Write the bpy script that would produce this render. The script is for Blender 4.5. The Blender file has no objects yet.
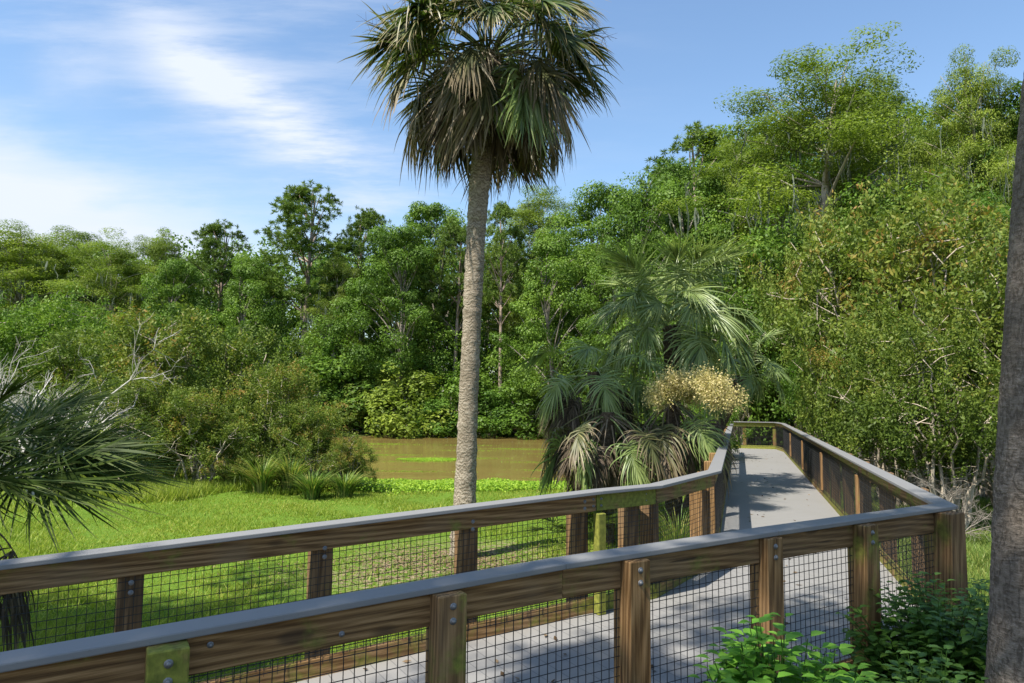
import bpy, bmesh, math, random
import numpy as np
from mathutils import Vector
PI = math.pi
R = math.radians
sc = bpy.context.scene
col = sc.collection

# ------------------------------------------------------------------ camera
EZ = 1.70
PITCH, ROLL, FPX = R(4.8), R(0.5), 690.0
F = np.array((0, math.cos(PITCH), math.sin(PITCH)))
_R0 = np.array((1., 0, 0)); _U0 = np.array((0, -math.sin(PITCH), math.cos(PITCH)))
RT = _R0*math.cos(ROLL)+_U0*math.sin(ROLL)
UP = -_R0*math.sin(ROLL)+_U0*math.cos(ROLL)
def at(px, py, z=None, Y=None):
    d = F+(px-512)/FPX*RT+(341.5-py)/FPX*UP
    t = (z-EZ)/d[2] if z is not None else Y/d[1]
    return np.array((t*d[0], t*d[1], EZ+t*d[2]))
cam = bpy.data.cameras.new('camera'); co = bpy.data.objects.new('camera', cam); col.objects.link(co)
cam.sensor_width = 36; cam.lens = FPX/1024*36; cam.clip_start = 0.05; cam.clip_end = 5000
from mathutils import Matrix
m = Matrix(((RT[0], UP[0], -F[0], 0), (RT[1], UP[1], -F[1], 0), (RT[2], UP[2], -F[2], EZ), (0, 0, 0, 1)))
co.matrix_world = m
sc.camera = co

# ------------------------------------------------------------------ helpers
class G:
    """collects vertices and faces for ONE mesh"""
    def __init__(s): s.v=[]; s.f3=[]; s.f4=[]; s.a=[]; s.t=[]; s.n=0
    def add(s, v, f, a=0.5, t=0.0):
        v = np.asarray(v, dtype=np.float64).reshape(-1, 3); f = np.asarray(f)
        s.v.append(v); k = len(v)
        s.a.append(np.broadcast_to(np.asarray(a, dtype=float), (k,)).copy())
        s.t.append(np.broadcast_to(np.asarray(t, dtype=float), (k,)).copy())
        (s.f3 if f.shape[1] == 3 else s.f4).append(f+s.n); s.n += k
    def mesh(s, name, mats, smooth=False):
        me = bpy.data.meshes.new(name)
        if not s.n: return me
        v = np.concatenate(s.v).astype(np.float32)
        f4 = np.concatenate(s.f4) if s.f4 else np.zeros((0, 4), int)
        f3 = np.concatenate(s.f3) if s.f3 else np.zeros((0, 3), int)
        me.vertices.add(len(v)); me.vertices.foreach_set('co', v.ravel())
        nl = f4.size+f3.size; me.loops.add(nl)
        me.loops.foreach_set('vertex_index', np.concatenate((f4.ravel(), f3.ravel())).astype(np.int32))
        me.polygons.add(len(f4)+len(f3))
        st = np.concatenate((np.arange(len(f4))*4, f4.size+np.arange(len(f3))*3)).astype(np.int32)
        me.polygons.foreach_set('loop_start', st)
        if smooth: me.polygons.foreach_set('use_smooth', np.ones(len(st), dtype=bool))
        for nm, arr in (('a', s.a), ('t', s.t)):
            at_ = me.attributes.new(nm, 'FLOAT', 'POINT'); at_.data.foreach_set('value', np.concatenate(arr).astype(np.float32))
        for m_ in (mats if isinstance(mats, (list, tuple)) else [mats]): me.materials.append(m_)
        me.update(calc_edges=True)
        return me
    def build(s, name, mats, parent=None, smooth=False):
        return link(name, s.mesh(name, mats, smooth), parent)
def link(name, me, parent=None):
    o = bpy.data.objects.new(name, me); col.objects.link(o)
    if parent is not None: o.parent = parent
    return o
def tag(o, label=None, cat=None, group=None, kind=None):
    if label: o['label'] = label
    if cat: o['category'] = cat
    if group: o['group'] = group
    if kind: o['kind'] = kind
    return o
def empty(name, loc, rz=0, sc_=1.0):
    o = bpy.data.objects.new(name, None); col.objects.link(o)
    o.location = [float(q) for q in loc]; o.rotation_euler = (0, 0, rz)
    o.scale = (sc_, sc_, sc_) if np.isscalar(sc_) else sc_
    o.empty_display_size = .2
    return o
def norm(a): return a/(np.linalg.norm(a, axis=-1, keepdims=True)+1e-9)
def tube(g, pts, rad, sides=6, a=.5, cap=True, t=0.0):
    pts = np.asarray(pts, float); n = len(pts); rad = np.broadcast_to(np.asarray(rad, float), (n,))
    d = norm(np.gradient(pts, axis=0))
    ref = np.array((0, 0, 1.)) if abs(d[:, 2]).mean() < .8 else np.array((1., 0, 0))
    u = norm(np.cross(d, ref)); w = np.cross(d, u)
    ang = np.arange(sides)/sides*2*PI
    v = pts[:, None]+rad[:, None, None]*(np.cos(ang)[None, :, None]*u[:, None]+np.sin(ang)[None, :, None]*w[:, None])
    i = np.arange(n-1)[:, None]*sides; j = np.arange(sides)[None]; j2 = (j+1) % sides
    f = np.stack((i+j, i+j2, i+sides+j2, i+sides+j), -1).reshape(-1, 4)
    tt = np.repeat(np.linspace(0, 1, n), sides) if np.isscalar(t) and t == 0 else t
    g.add(v.reshape(-1, 3), f, a, tt)
def bez(p0, p1, p2, n=6):
    s = np.linspace(0, 1, n)[:, None]
    return (1-s)**2*np.asarray(p0)+2*s*(1-s)*np.asarray(p1)+s*s*np.asarray(p2)
def diamonds(g, c, nrm, L, W, rng, a, t=0.0, axis=None, droop=0.0, flatten=True):
    """leaf-shaped quads; the normals and lengths are arrays"""
    n = len(c)
    if axis is None: axis = norm(rng.normal(size=(n, 3))+np.array((0, 0, -droop)))
    nrm = norm(nrm)
    if flatten: axis = norm(axis-nrm*(axis*nrm).sum(-1, keepdims=True)*.9)
    side = norm(np.cross(axis, nrm))
    L = np.broadcast_to(L, (n,))[:, None]; W = np.broadcast_to(W, (n,))[:, None]
    v = np.stack((c-axis*L*.5, c+side*W*.5-axis*L*.05, c+axis*L*.5, c-side*W*.5-axis*L*.05), 1).reshape(-1, 3)
    f = np.arange(n*4).reshape(-1, 4)
    g.add(v, f, np.repeat(np.broadcast_to(a, (n,)), 4), np.repeat(np.broadcast_to(t, (n,)), 4))
def ballpts(rng, n, shell=.45):
    d = norm(rng.normal(size=(n, 3))); r = shell+(1-shell)*rng.random((n, 1))**.6
    return d, d*r

# ------------------------------------------------------------------ materials
def newmat(name):
    m = bpy.data.materials.new(name); m.use_nodes = True
    nt = m.node_tree; b = nt.nodes['Principled BSDF']; return m, nt, b
def nd(nt, typ, **kw):
    n = nt.nodes.new(typ)
    for k, v in kw.items():
        if k.startswith('in_'): n.inputs[k[3:].replace('_', ' ')].default_value = v
        else: setattr(n, k, v)
    return n
def ramp(nt, stops, src=None):
    r = nt.nodes.new('ShaderNodeValToRGB'); e = r.color_ramp.elements
    while len(e) < len(stops): e.new(0.5)
    for k, (p, c) in enumerate(stops): e[k].position = p; e[k].color = (*c, 1)
    if src is not None: nt.links.new(src, r.inputs[0])
    return r.outputs[0]
def mixc(nt, fac, a, b, mode='MIX'):
    m = nt.nodes.new('ShaderNodeMix'); m.data_type = 'RGBA'; m.blend_type = mode
    for s, v in ((m.inputs[0], fac), (m.inputs[6], a), (m.inputs[7], b)):
        if hasattr(v, 'is_linked') or hasattr(v, 'links'): nt.links.new(v, s)
        else: s.default_value = v if np.isscalar(v) else (*v, 1)
    return m.outputs[2]
def math_(nt, op, a, b=0.0, c=0.0, clamp=False):
    m = nt.nodes.new('ShaderNodeMath'); m.operation = op; m.use_clamp = clamp
    for s, v in zip(m.inputs, (a, b, c)):
        if hasattr(v, 'links'): nt.links.new(v, s)
        else: s.default_value = v
    return m.outputs[0]
def sstep(nt, x, lo, hi):
    m = nt.nodes.new('ShaderNodeMapRange'); m.interpolation_type = 'SMOOTHSTEP'
    nt.links.new(x, m.inputs[0]); m.inputs[1].default_value = lo; m.inputs[2].default_value = hi
    return m.outputs[0]
def noise(nt, scale, detail=3, vec=None, rough=.55, w=None):
    n = nt.nodes.new('ShaderNodeTexNoise'); n.inputs['Scale'].default_value = scale; n.inputs['Detail'].default_value = detail
    n.inputs['Roughness'].default_value = rough
    if vec is not None: nt.links.new(vec, n.inputs['Vector'])
    return n.outputs[0]
def attr(nt, name):
    a = nt.nodes.new('ShaderNodeAttribute'); a.attribute_name = name; return a
def mapping(nt, vec, scale=(1, 1, 1), loc=(0, 0, 0), rot=(0, 0, 0)):
    m = nt.nodes.new('ShaderNodeMapping'); nt.links.new(vec, m.inputs[0])
    m.inputs['Scale'].default_value = scale; m.inputs['Location'].default_value = loc; m.inputs['Rotation'].default_value = rot
    return m.outputs[0]
def bump(nt, b, h, strength=.3, dist=.01):
    n = nt.nodes.new('ShaderNodeBump'); n.inputs['Strength'].default_value = strength; n.inputs['Distance'].default_value = dist
    nt.links.new(h, n.inputs['Height']); nt.links.new(n.outputs[0], b.inputs['Normal'])

def leafmat(name, stops, tip=None, transl=.3, rough=.5, spec=.18, tiprange=(.5, 1.0)):
    """foliage: each leaf has its own tint (attribute a); t runs to the leaf tip"""
    m, nt, b = newmat(name)
    a = attr(nt, 'a').outputs['Fac']
    oi = nt.nodes.new('ShaderNodeObjectInfo')
    av = math_(nt, 'ADD', a, math_(nt, 'MULTIPLY', math_(nt, 'SUBTRACT', oi.outputs['Random'], .5), .22))
    c = ramp(nt, stops, av)
    if tip is not None:
        t = attr(nt, 't').outputs['Fac']
        c = mixc(nt, math_(nt, 'MULTIPLY', sstep(nt, t, *tiprange), .9), c, tip)
    nt.links.new(c, b.inputs['Base Color'])
    b.inputs['Roughness'].default_value = rough; b.inputs['Specular IOR Level'].default_value = spec
    tr = nt.nodes.new('ShaderNodeBsdfTranslucent')
    nt.links.new(mixc(nt, .5, c, (1.6, 1.9, .5), 'MULTIPLY'), tr.inputs[0])
    ms = nt.nodes.new('ShaderNodeMixShader'); ms.inputs[0].default_value = transl
    nt.links.new(b.outputs[0], ms.inputs[1]); nt.links.new(tr.outputs[0], ms.inputs[2])
    nt.links.new(ms.outputs[0], nt.nodes['Material Output'].inputs[0])
    return m
def sc3(c, k): return tuple(x*k for x in c)
M = {}
M['oak'] = leafmat('oak_leaf', [(.0, (.050, .095, .014)), (.5, (.105, .185, .024)), (1, (.19, .28, .040))])
M['cypress'] = leafmat('cypress_leaf', [(0, (.080, .120, .018)), (.5, (.175, .235, .032)), (1, (.30, .35, .055))], transl=.35)
M['pine'] = leafmat('pine_needle', [(0, (.050, .088, .018)), (.5, (.11, .17, .028)), (1, (.20, .27, .045))], transl=.2)
M['myrtle'] = leafmat('myrtle_leaf', [(0, (.034, .062, .011)), (.5, (.100, .148, .022)), (.8, (.185, .225, .036)), (1, (.28, .17, .045))])
M['bush'] = leafmat('bush_leaf', [(0, (.05, .10, .014)), (.5, (.10, .19, .026)), (1, (.18, .29, .045))], transl=.35)
M['darkleaf'] = leafmat('broad_dark_leaf', [(0, (.03, .075, .012)), (.5, (.06, .135, .020)), (1, (.12, .22, .035))], rough=.4, spec=.3)
M['bright_leaf'] = leafmat('hydrangea_leaf', [(0, (.06, .15, .015)), (.5, (.12, .28, .03)), (1, (.20, .38, .05))], rough=.4, transl=.35)
M['frond'] = leafmat('palm_frond_green', [(0, (.025, .048, .012)), (.5, (.065, .105, .022)), (1, (.17, .205, .05))], tip=(.30, .235, .12), rough=.42, spec=.35, transl=.22, tiprange=(.45, .95))
M['frond_fresh'] = leafmat('palm_frond_fresh', [(0, (.085, .125, .034)), (.5, (.18, .245, .070)), (1, (.33, .38, .14))], tip=(.40, .38, .16), rough=.40, spec=.45, transl=.22, tiprange=(.8, 1.2))
M['frond_old'] = leafmat('palm_frond_dead', [(0, (.04, .030, .022)), (.5, (.095, .072, .052)), (1, (.28, .22, .15))], rough=.7, spec=.15, transl=.12)
M['frond_mix'] = leafmat('palm_frond_yellowing', [(0, (.035, .048, .014)), (.5, (.085, .092, .030)), (1, (.24, .22, .09))], tip=(.22, .165, .10), rough=.5, spec=.4, transl=.2, tiprange=(.3, .8))
M['saw'] = leafmat('blue_palm_frond', [(0, (.022, .040, .008)), (.5, (.052, .082, .014)), (1, (.13, .165, .035))], tip=(.20, .18, .07), rough=.5, spec=.12, transl=.2, tiprange=(.8, 1.2))
M['flower'] = leafmat('palm_flower', [(0, (.30, .27, .10)), (.5, (.55, .46, .21)), (1, (.74, .62, .34))], rough=.8, spec=.1)
M['moss'] = leafmat('spanish_moss', [(0, (.10, .12, .085)), (.5, (.17, .19, .14)), (1, (.26, .28, .21))], rough=.9, spec=.05, transl=.2)
M['grass'] = leafmat('grass_blade', [(0, (.095, .145, .018)), (.5, (.21, .285, .030)), (1, (.44, .41, .09))], tip=(.30, .38, .08), rough=.5, transl=.35, tiprange=(.5, 1.3))
M['reed'] = leafmat('reed_blade', [(0, (.07, .13, .025)), (.5, (.15, .23, .045)), (1, (.34, .31, .09))], rough=.45, transl=.3)
M['penny'] = leafmat('pond_plant', [(0, (.13, .24, .018)), (.5, (.24, .38, .030)), (1, (.38, .50, .06))], rough=.5, transl=.35)
M['litter'] = leafmat('leaf_litter', [(0, (.05, .032, .018)), (.5, (.12, .078, .042)), (1, (.24, .17, .10))], rough=.8, spec=.1, transl=.05)

def barkmat(name, c0, c1, vert=6.0, scale=3.0):
    m, nt, b = newmat(name)
    tc = nt.nodes.new('ShaderNodeTexCoord'); v = mapping(nt, tc.outputs['Object'], (vert, vert, 1))
    n1 = noise(nt, scale, 6, v); n2 = noise(nt, .8, 3, tc.outputs['Object'])
    c = ramp(nt, [(.3, c0), (.7, c1)], n1)
    c = mixc(nt, sstep(nt, n2, .35, .7), c, sc3(c1, 1.25))
    nt.links.new(c, b.inputs['Base Color']); b.inputs['Roughness'].default_value = .9; b.inputs['Specular IOR Level'].default_value = .15
    bump(nt, b, n1, .5, .03)
    return m
M['bark'] = barkmat('bark_grey', (.10, .085, .068), (.26, .23, .19))
M['bark_pale'] = barkmat('bark_pale', (.20, .165, .12), (.42, .36, .28))
M['bark_dead'] = barkmat('dead_wood', (.26, .24, .215), (.46, .43, .39))
M['bark_pine'] = barkmat('pine_bark', (.12, .085, .062), (.32, .25, .20))

# sabal trunk: horizontal leaf scars over a fibrous, pitted surface
def palm_trunk_mat(name, c0, c1, c2, ring=16.0, k=1.0):
    m, nt, b = newmat(name)
    tc = nt.nodes.new('ShaderNodeTexCoord'); o = tc.outputs['Object']
    n1 = noise(nt, 14*k, 5, mapping(nt, o, (1, 1, 2.6)), .65)
    n2 = noise(nt, 5*k, 4, mapping(nt, o, (2.2, 2.2, .8)))
    n3 = noise(nt, 1.3, 3, o)
    sx = nt.nodes.new('ShaderNodeSeparateXYZ'); nt.links.new(o, sx.inputs[0])
    ph = math_(nt, 'ADD', math_(nt, 'MULTIPLY', sx.outputs[2], ring), math_(nt, 'MULTIPLY', n2, 5.5))
    rg = math_(nt, 'ABSOLUTE', math_(nt, 'SINE', math_(nt, 'MULTIPLY', ph, PI)))
    h = math_(nt, 'ADD', math_(nt, 'MULTIPLY', rg, .22), n1)
    c = ramp(nt, [(.38, c0), (.62, c1), (.85, c2)], math_(nt, 'MULTIPLY', h, .75))
    c = mixc(nt, math_(nt, 'MULTIPLY', sstep(nt, n3, .42, .68), .7), c, sc3(c0, .9))
    nt.links.new(c, b.inputs['Base Color']); b.inputs['Roughness'].default_value = .92; b.inputs['Specular IOR Level'].default_value = .12
    bump(nt, b, h, .8, .03)
    return m
M['sabal'] = palm_trunk_mat('sabal_trunk', (.18, .145, .10), (.42, .36, .275), (.58, .52, .42))
M['fore'] = palm_trunk_mat('foreground_trunk', (.14, .112, .085), (.31, .255, .20), (.50, .43, .35), ring=4.0, k=1.6)
M['boots'] = palm_trunk_mat('palm_boots', (.06, .045, .03), (.16, .12, .08), (.28, .22, .15), ring=7)

def woodmat(name):
    m, nt, b = newmat(name)
    uv = attr(nt, 'lc').outputs['Vector']
    oi = nt.nodes.new('ShaderNodeObjectInfo')
    off = nt.nodes.new('ShaderNodeVectorMath'); off.operation = 'ADD'; nt.links.new(uv, off.inputs[0])
    cx = nt.nodes.new('ShaderNodeCombineXYZ')
    for k in range(3): nt.links.new(math_(nt, 'MULTIPLY', oi.outputs['Random'], 37.0+k*11), cx.inputs[k])
    nt.links.new(cx.outputs[0], off.inputs[1]); v = off.outputs[0]
    warp = noise(nt, 1.0, 2, mapping(nt, v, (1.2, 5, 5)))
    wv = nt.nodes.new('ShaderNodeTexWave'); wv.wave_type = 'BANDS'; wv.bands_direction = 'DIAGONAL'
    nt.links.new(mapping(nt, v, (.35, 6, 5)), wv.inputs[0]); wv.inputs['Scale'].default_value = 3.2
    wv.inputs['Distortion'].default_value = 7; wv.inputs['Detail'].default_value = 3; wv.inputs['Detail Scale'].default_value = .9
    fine = noise(nt, 1.0, 6, mapping(nt, v, (2.0, 110, 110)), .74)
    blot = noise(nt, 2.4, 4, v)
    g = math_(nt, 'ADD', math_(nt, 'MULTIPLY', wv.outputs[1], .20), math_(nt, 'MULTIPLY', fine, .80))
    base = ramp(nt, [(.32, (.085, .042, .015)), (.5, (.215, .118, .045)), (.68, (.38, .225, .10))], g)
    base = mixc(nt, math_(nt, 'MULTIPLY', sstep(nt, blot, .42, .72), .28), base, (.24, .175, .11))
    # drying cracks along the grain
    ck = noise(nt, 1.0, 2, mapping(nt, v, (1.6, 55, 45)), .4)
    crack = sstep(nt, ck, .69, .75)
    base = mixc(nt, math_(nt, 'MULTIPLY', crack, .75), base, (.03, .02, .012))
    # knots
    vo = nt.nodes.new('ShaderNodeTexVoronoi'); nt.links.new(mapping(nt, v, (2.1, 5, 5)), vo.inputs['Vector']); vo.inputs['Scale'].default_value = 1.0
    knot = math_(nt, 'SUBTRACT', 1.0, sstep(nt, vo.outputs['Distance'], .10, .20))
    base = mixc(nt, math_(nt, 'MULTIPLY', knot, .7), base, (.05, .03, .016))
    # algae: object colour red channel = how green the board is
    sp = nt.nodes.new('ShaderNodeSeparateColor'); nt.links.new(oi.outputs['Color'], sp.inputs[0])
    al = noise(nt, 6, 5, mapping(nt, v, (.7, 1, 1)), .62)
    alm = math_(nt, 'MULTIPLY', sstep(nt, math_(nt, 'ADD', al, math_(nt, 'MULTIPLY', sp.outputs[0], .55)), .62, .86), .92)
    algae = ramp(nt, [(.3, (.10, .12, .02)), (.7, (.26, .27, .045))], noise(nt, 30, 4, v))
    base = mixc(nt, alm, base, algae)
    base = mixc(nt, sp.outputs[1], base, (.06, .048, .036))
    nt.links.new(base, b.inputs['Base Color']); b.inputs['Roughness'].default_value = .82; b.inputs['Specular IOR Level'].default_value = .2
    bump(nt, b, math_(nt, 'SUBTRACT', g, math_(nt, 'ADD', math_(nt, 'MULTIPLY', crack, 1.2), knot)), .5, .004)
    return m
M['wood'] = woodmat('treated_pine')
def compmat(name, base, cross):
    m, nt, b = newmat(name)
    uv = attr(nt, 'lc').outputs['Vector']
    streak = noise(nt, 1.0, 4, mapping(nt, uv, (2, 120, 120) if not cross else (120, 2, 2)), .7)
    bl = noise(nt, 1.7, 5, uv, .6); sp = noise(nt, 60, 2, uv)
    c = mixc(nt, math_(nt, 'MULTIPLY', streak, .5), sc3(base, .86), sc3(base, 1.1))
    c = mixc(nt, math_(nt, 'MULTIPLY', sstep(nt, bl, .45, .75), .4), c, sc3((base[0], base[1]*1.0, base[2]*.93), .8))
    c = mixc(nt, math_(nt, 'MULTIPLY', sstep(nt, sp, .66, .78), .35), c, (.10, .095, .08))
    if cross:   # deck boards laid side by side across the walk: a narrow gap every 0.14 m
        sx = nt.nodes.new('ShaderNodeSeparateXYZ'); nt.links.new(uv, sx.inputs[0])
        fr = math_(nt, 'FRACT', math_(nt, 'DIVIDE', sx.outputs[0], .14))
        gap = math_(nt, 'SUBTRACT', 1.0, sstep(nt, math_(nt, 'ABSOLUTE', math_(nt, 'SUBTRACT', fr, .5)), .012, .035))
        idn = nt.nodes.new('ShaderNodeTexWhiteNoise'); idn.noise_dimensions = '1D'
        nt.links.new(math_(nt, 'FLOOR', math_(nt, 'ADD', math_(nt, 'DIVIDE', sx.outputs[0], .14), .5)), idn.inputs['W'])
        c = mixc(nt, math_(nt, 'MULTIPLY', idn.outputs['Value'], .12), c, sc3(base, .75))
        c = mixc(nt, math_(nt, 'MULTIPLY', gap, .7), c, (.10, .10, .10))
    nt.links.new(c, b.inputs['Base Color']); b.inputs['Roughness'].default_value = .55; b.inputs['Specular IOR Level'].default_value = .35
    bump(nt, b, streak, .15, .002)
    return m
M['cap'] = compmat('composite_cap', (.215, .212, .208), False)
M['deck'] = compmat('composite_deck', (.255, .246, .232), True)
def plain(name, c, rough=.5, metal=0.0, nz=0.0, nscale=20):
    m, nt, b = newmat(name)
    tc = nt.nodes.new('ShaderNodeTexCoord'); n = noise(nt, nscale, 4, tc.outputs['Object'])
    cc = mixc(nt, math_(nt, 'MULTIPLY', n, nz), c, sc3(c, .45)); nt.links.new(cc, b.inputs['Base Color'])
    b.inputs['Roughness'].default_value = rough; b.inputs['Metallic'].default_value = metal
    return m
M['wire'] = plain('black_coated_wire', (.014, .014, .015), .5, 0, .5)
M['galv'] = plain('galvanised_steel', (.30, .30, .30), .55, .6, .9, 90)

# ------------------------------------------------------------------ terrain
def pond_r(x, y):
    return ((np.abs(x+3.6)/11.6)**4+(np.abs(y-36.4)/14.4)**4)**.25
def hsh(x, y): return .05*np.sin(x*.9+1.3)*np.cos(y*.7)+.03*np.sin(x*2.3+y*1.7)
def gz(x, y):
    x = np.asarray(x, float); y = np.asarray(y, float); r = pond_r(x, y)
    z = np.interp(r, [0, .85, 1.0, 1.04, 1.3, 2.2], [-2.2, -2.0, -1.12, -1.0, -.66, -.60])
    far = np.clip((y-60)/80, 0, 1)
    return z+hsh(x, y)*np.clip((r-1)*3, 0, 1)+far*.3
xs = np.concatenate((-np.geomspace(1500, 42, 14), np.arange(-40, 40.1, .5), np.geomspace(42, 1500, 14)))
ys = np.concatenate((-np.geomspace(800, 9, 10), np.arange(-8, 75.1, .5), np.geomspace(77, 2500, 16)))
XX, YY = np.meshgrid(xs, ys); ZZ = gz(XX, YY)
g = G(); nx, ny = len(xs), len(ys)
i = np.arange(ny-1)[:, None]*nx+np.arange(nx-1)[None]
g.add(np.stack((XX, YY, ZZ), -1).reshape(-1, 3), np.stack((i, i+1, i+nx+1, i+nx), -1).reshape(-1, 4))
PALM = at(463, 557, z=-.62)
m, nt, b = newmat('meadow_ground')
geo = nt.nodes.new('ShaderNodeNewGeometry'); P = geo.outputs['Position']
n1 = noise(nt, .5, 5, P); n2 = noise(nt, 9, 5, P, .7); n3 = noise(nt, 60, 3, P, .7)
gr = ramp(nt, [(.25, (.055, .095, .012)), (.55, (.11, .19, .02)), (.8, (.18, .25, .04))], math_(nt, 'ADD', math_(nt, 'MULTIPLY', n2, .6), math_(nt, 'MULTIPLY', n3, .4)))
dirt = ramp(nt, [(.3, (.13, .095, .06)), (.7, (.30, .225, .15))], n2)
vm = nt.nodes.new('ShaderNodeVectorMath'); vm.operation = 'DISTANCE'; nt.links.new(P, vm.inputs[0]); vm.inputs[1].default_value = (PALM[0]-.3, PALM[1]-.6, -.62)
near_palm = math_(nt, 'SUBTRACT', 1.0, sstep(nt, math_(nt, 'ADD', vm.outputs['Value'], math_(nt, 'MULTIPLY', n1, 2.5)), 2.0, 3.6))
patch = math_(nt, 'MULTIPLY', near_palm, sstep(nt, n2, .44, .60))
c = mixc(nt, patch, gr, dirt)
sep = nt.nodes.new('ShaderNodeSeparateXYZ'); nt.links.new(P, sep.inputs[0])
wood = sstep(nt, math_(nt, 'ADD', sep.outputs[1], math_(nt, 'MULTIPLY', n1, 4)), 51, 55)
# forest floor also right of the walk and under the near trees
rt = sstep(nt, math_(nt, 'SUBTRACT', sep.outputs[0], math_(nt, 'MULTIPLY', sep.outputs[1], .12)), 4.2, 6.5)
nearm = math_(nt, 'SUBTRACT', 1.0, sstep(nt, math_(nt, 'SUBTRACT', sep.outputs[1], math_(nt, 'MULTIPLY', sep.outputs[0], .55)), 3.0, 4.4))
fl = math_(nt, 'MAXIMUM', math_(nt, 'MAXIMUM', wood, math_(nt, 'MULTIPLY', rt, .7)), nearm)
floor_c = ramp(nt, [(.3, (.035, .024, .014)), (.7, (.10, .07, .04))], n2)
c = mixc(nt, fl, c, floor_c)
mud = math_(nt, 'SUBTRACT', 1.0, sstep(nt, sep.outputs[2], -1.1, -.98))
c = mixc(nt, mud, c, (.10, .075, .03))
nt.links.new(c, b.inputs['Base Color']); b.inputs['Roughness'].default_value = .95; b.inputs['Specular IOR Level'].default_value = .1
bump(nt, b, n3, .6, .03)
tag(g.build('ground', m, smooth=True), kind='structure')

# water
m, nt, b = newmat('muddy_water')
geo = nt.nodes.new('ShaderNodeNewGeometry'); P = geo.outputs['Position']
n1 = noise(nt, .35, 4, mapping(nt, P, (.5, 1.6, 1))); n2 = noise(nt, 2.2, 5, mapping(nt, P, (.6, 2, 1)), .65)
c = ramp(nt, [(.3, (.165, .115, .036)), (.6, (.225, .165, .050)), (.8, (.27, .215, .075))], math_(nt, 'ADD', math_(nt, 'MULTIPLY', n1, .6), math_(nt, 'MULTIPLY', n2, .4)))
sxyz = nt.nodes.new('ShaderNodeSeparateXYZ'); nt.links.new(P, sxyz.inputs[0])
gm = math_(nt, 'MULTIPLY', sstep(nt, noise(nt, 1.1, 6, mapping(nt, P, (.35, 1, 1)), .7), .56, .68), math_(nt, 'SUBTRACT', 1.0, sstep(nt, sxyz.outputs[1], 25, 33)))
c = mixc(nt, math_(nt, 'MULTIPLY', gm, .6), c, (.22, .26, .05))
nt.links.new(c, b.inputs['Base Color']); b.inputs['Roughness'].default_value = .12; b.inputs['Specular IOR Level'].default_value = .25
bump(nt, b, noise(nt, 7, 3, mapping(nt, P, (.6, 1.5, 1))), .12, .02)
g = G(); k = 96; th = np.arange(k)/k*2*PI
def spe(th, s): return np.stack((-3.6+11.9*s*np.sign(np.cos(th))*np.abs(np.cos(th))**.5, 36.4+14.6*s*np.sign(np.sin(th))*np.abs(np.sin(th))**.5, np.full_like(th, -1.06)), -1)
rings = [spe(th, s) for s in (.02, .4, .8, 1.02)]
j = np.arange(k); j2 = (j+1) % k
vv = np.concatenate(rings); ff = np.concatenate([np.stack((q*k+j, (q+1)*k+j, (q+1)*k+j2, q*k+j2), -1) for q in range(3)])
g.add(vv, ff); g.add(np.concatenate((rings[0], [[-3.6, 36.4, -1.06]])), np.stack((j, j2, np.full(k, k)), -1))
tag(g.build('water', m), kind='structure')

# ------------------------------------------------------------------ fence / deck builders
def boxmesh(name, corners, mat, parent, bev=.004, alg=0.0, dark=0.0, axis=None, seg=1):
    """corners: 8 points (index = 4*end + 2*side + top); one bevelled board with its own grain coordinates"""
    c = [Vector([float(q) for q in p]) for p in corners]
    bm = bmesh.new(); vs = [bm.verts.new(p) for p in c]
    for f in ((0, 1, 3, 2), (4, 6, 7, 5), (0, 4, 5, 1), (2, 3, 7, 6), (0, 2, 6, 4), (1, 5, 7, 3)): bm.faces.new([vs[q] for q in f])
    bmesh.ops.recalc_face_normals(bm, faces=bm.faces)
    if bev: bmesh.ops.bevel(bm, geom=list(bm.edges), offset=bev, segments=seg, affect='EDGES', profile=.5)
    me = bpy.data.meshes.new(name); bm.to_mesh(me); bm.free()
    ax = (c[4]-c[0]).normalized() if axis is None else Vector(axis).normalized()
    zz = Vector((0, 0, 1)) if abs(ax.z) < .9 else Vector((0, 1, 0))
    sy = ax.cross(zz).normalized(); zz = sy.cross(ax)
    la = me.attributes.new('lc', 'FLOAT_VECTOR', 'POINT')
    la.data.foreach_set('vector', np.array([((v.co-c[0]).dot(ax), (v.co-c[0]).dot(sy), (v.co-c[0]).dot(zz)) for v in me.vertices], dtype=np.float32).ravel())
    me.materials.append(mat); o = link(name, me, parent); o.color = (alg, dark, 0, 1)
    return o
def miter(pts):
    """for every vertex of a polyline: lateral vector (to the right of travel), lengthened for the mitre"""
    P = np.array(pts, float); n = len(P); out = []
    for k in range(n):
        def rt(a, b):
            d = norm((b-a)[:2]); return np.array((d[1], -d[0]))
        if k == 0: m_ = rt(P[0], P[1])
        elif k == n-1: m_ = rt(P[-2], P[-1])
        else:
            a, b = rt(P[k-1], P[k]), rt(P[k], P[k+1]); m_ = norm(a+b); m_ = m_/m_.dot(a)
        out.append(np.array((m_[0], m_[1], 0)))
    return P, out
def run_board(name, P, Mi, k, o0, o1, z0, z1, mat, parent, s0=0.0, s1=1.0, **kw):
    a, b = P[k], P[k+1]; ma, mb = Mi[k], Mi[k+1]
    pa, pb = a+(b-a)*s0, a+(b-a)*s1; d = norm(b-a); r = np.array((d[1], -d[0], 0))
    ma = ma if s0 == 0 else r; mb = mb if s1 == 1 else r
    c = []
    for p, m_ in ((pa, ma), (pb, mb)):
        for o in (o0, o1):
            for z in (z0, z1): c.append(p+m_*o+np.array((0, 0, z)))
    return boxmesh(name, c, mat, parent, **kw)
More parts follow.
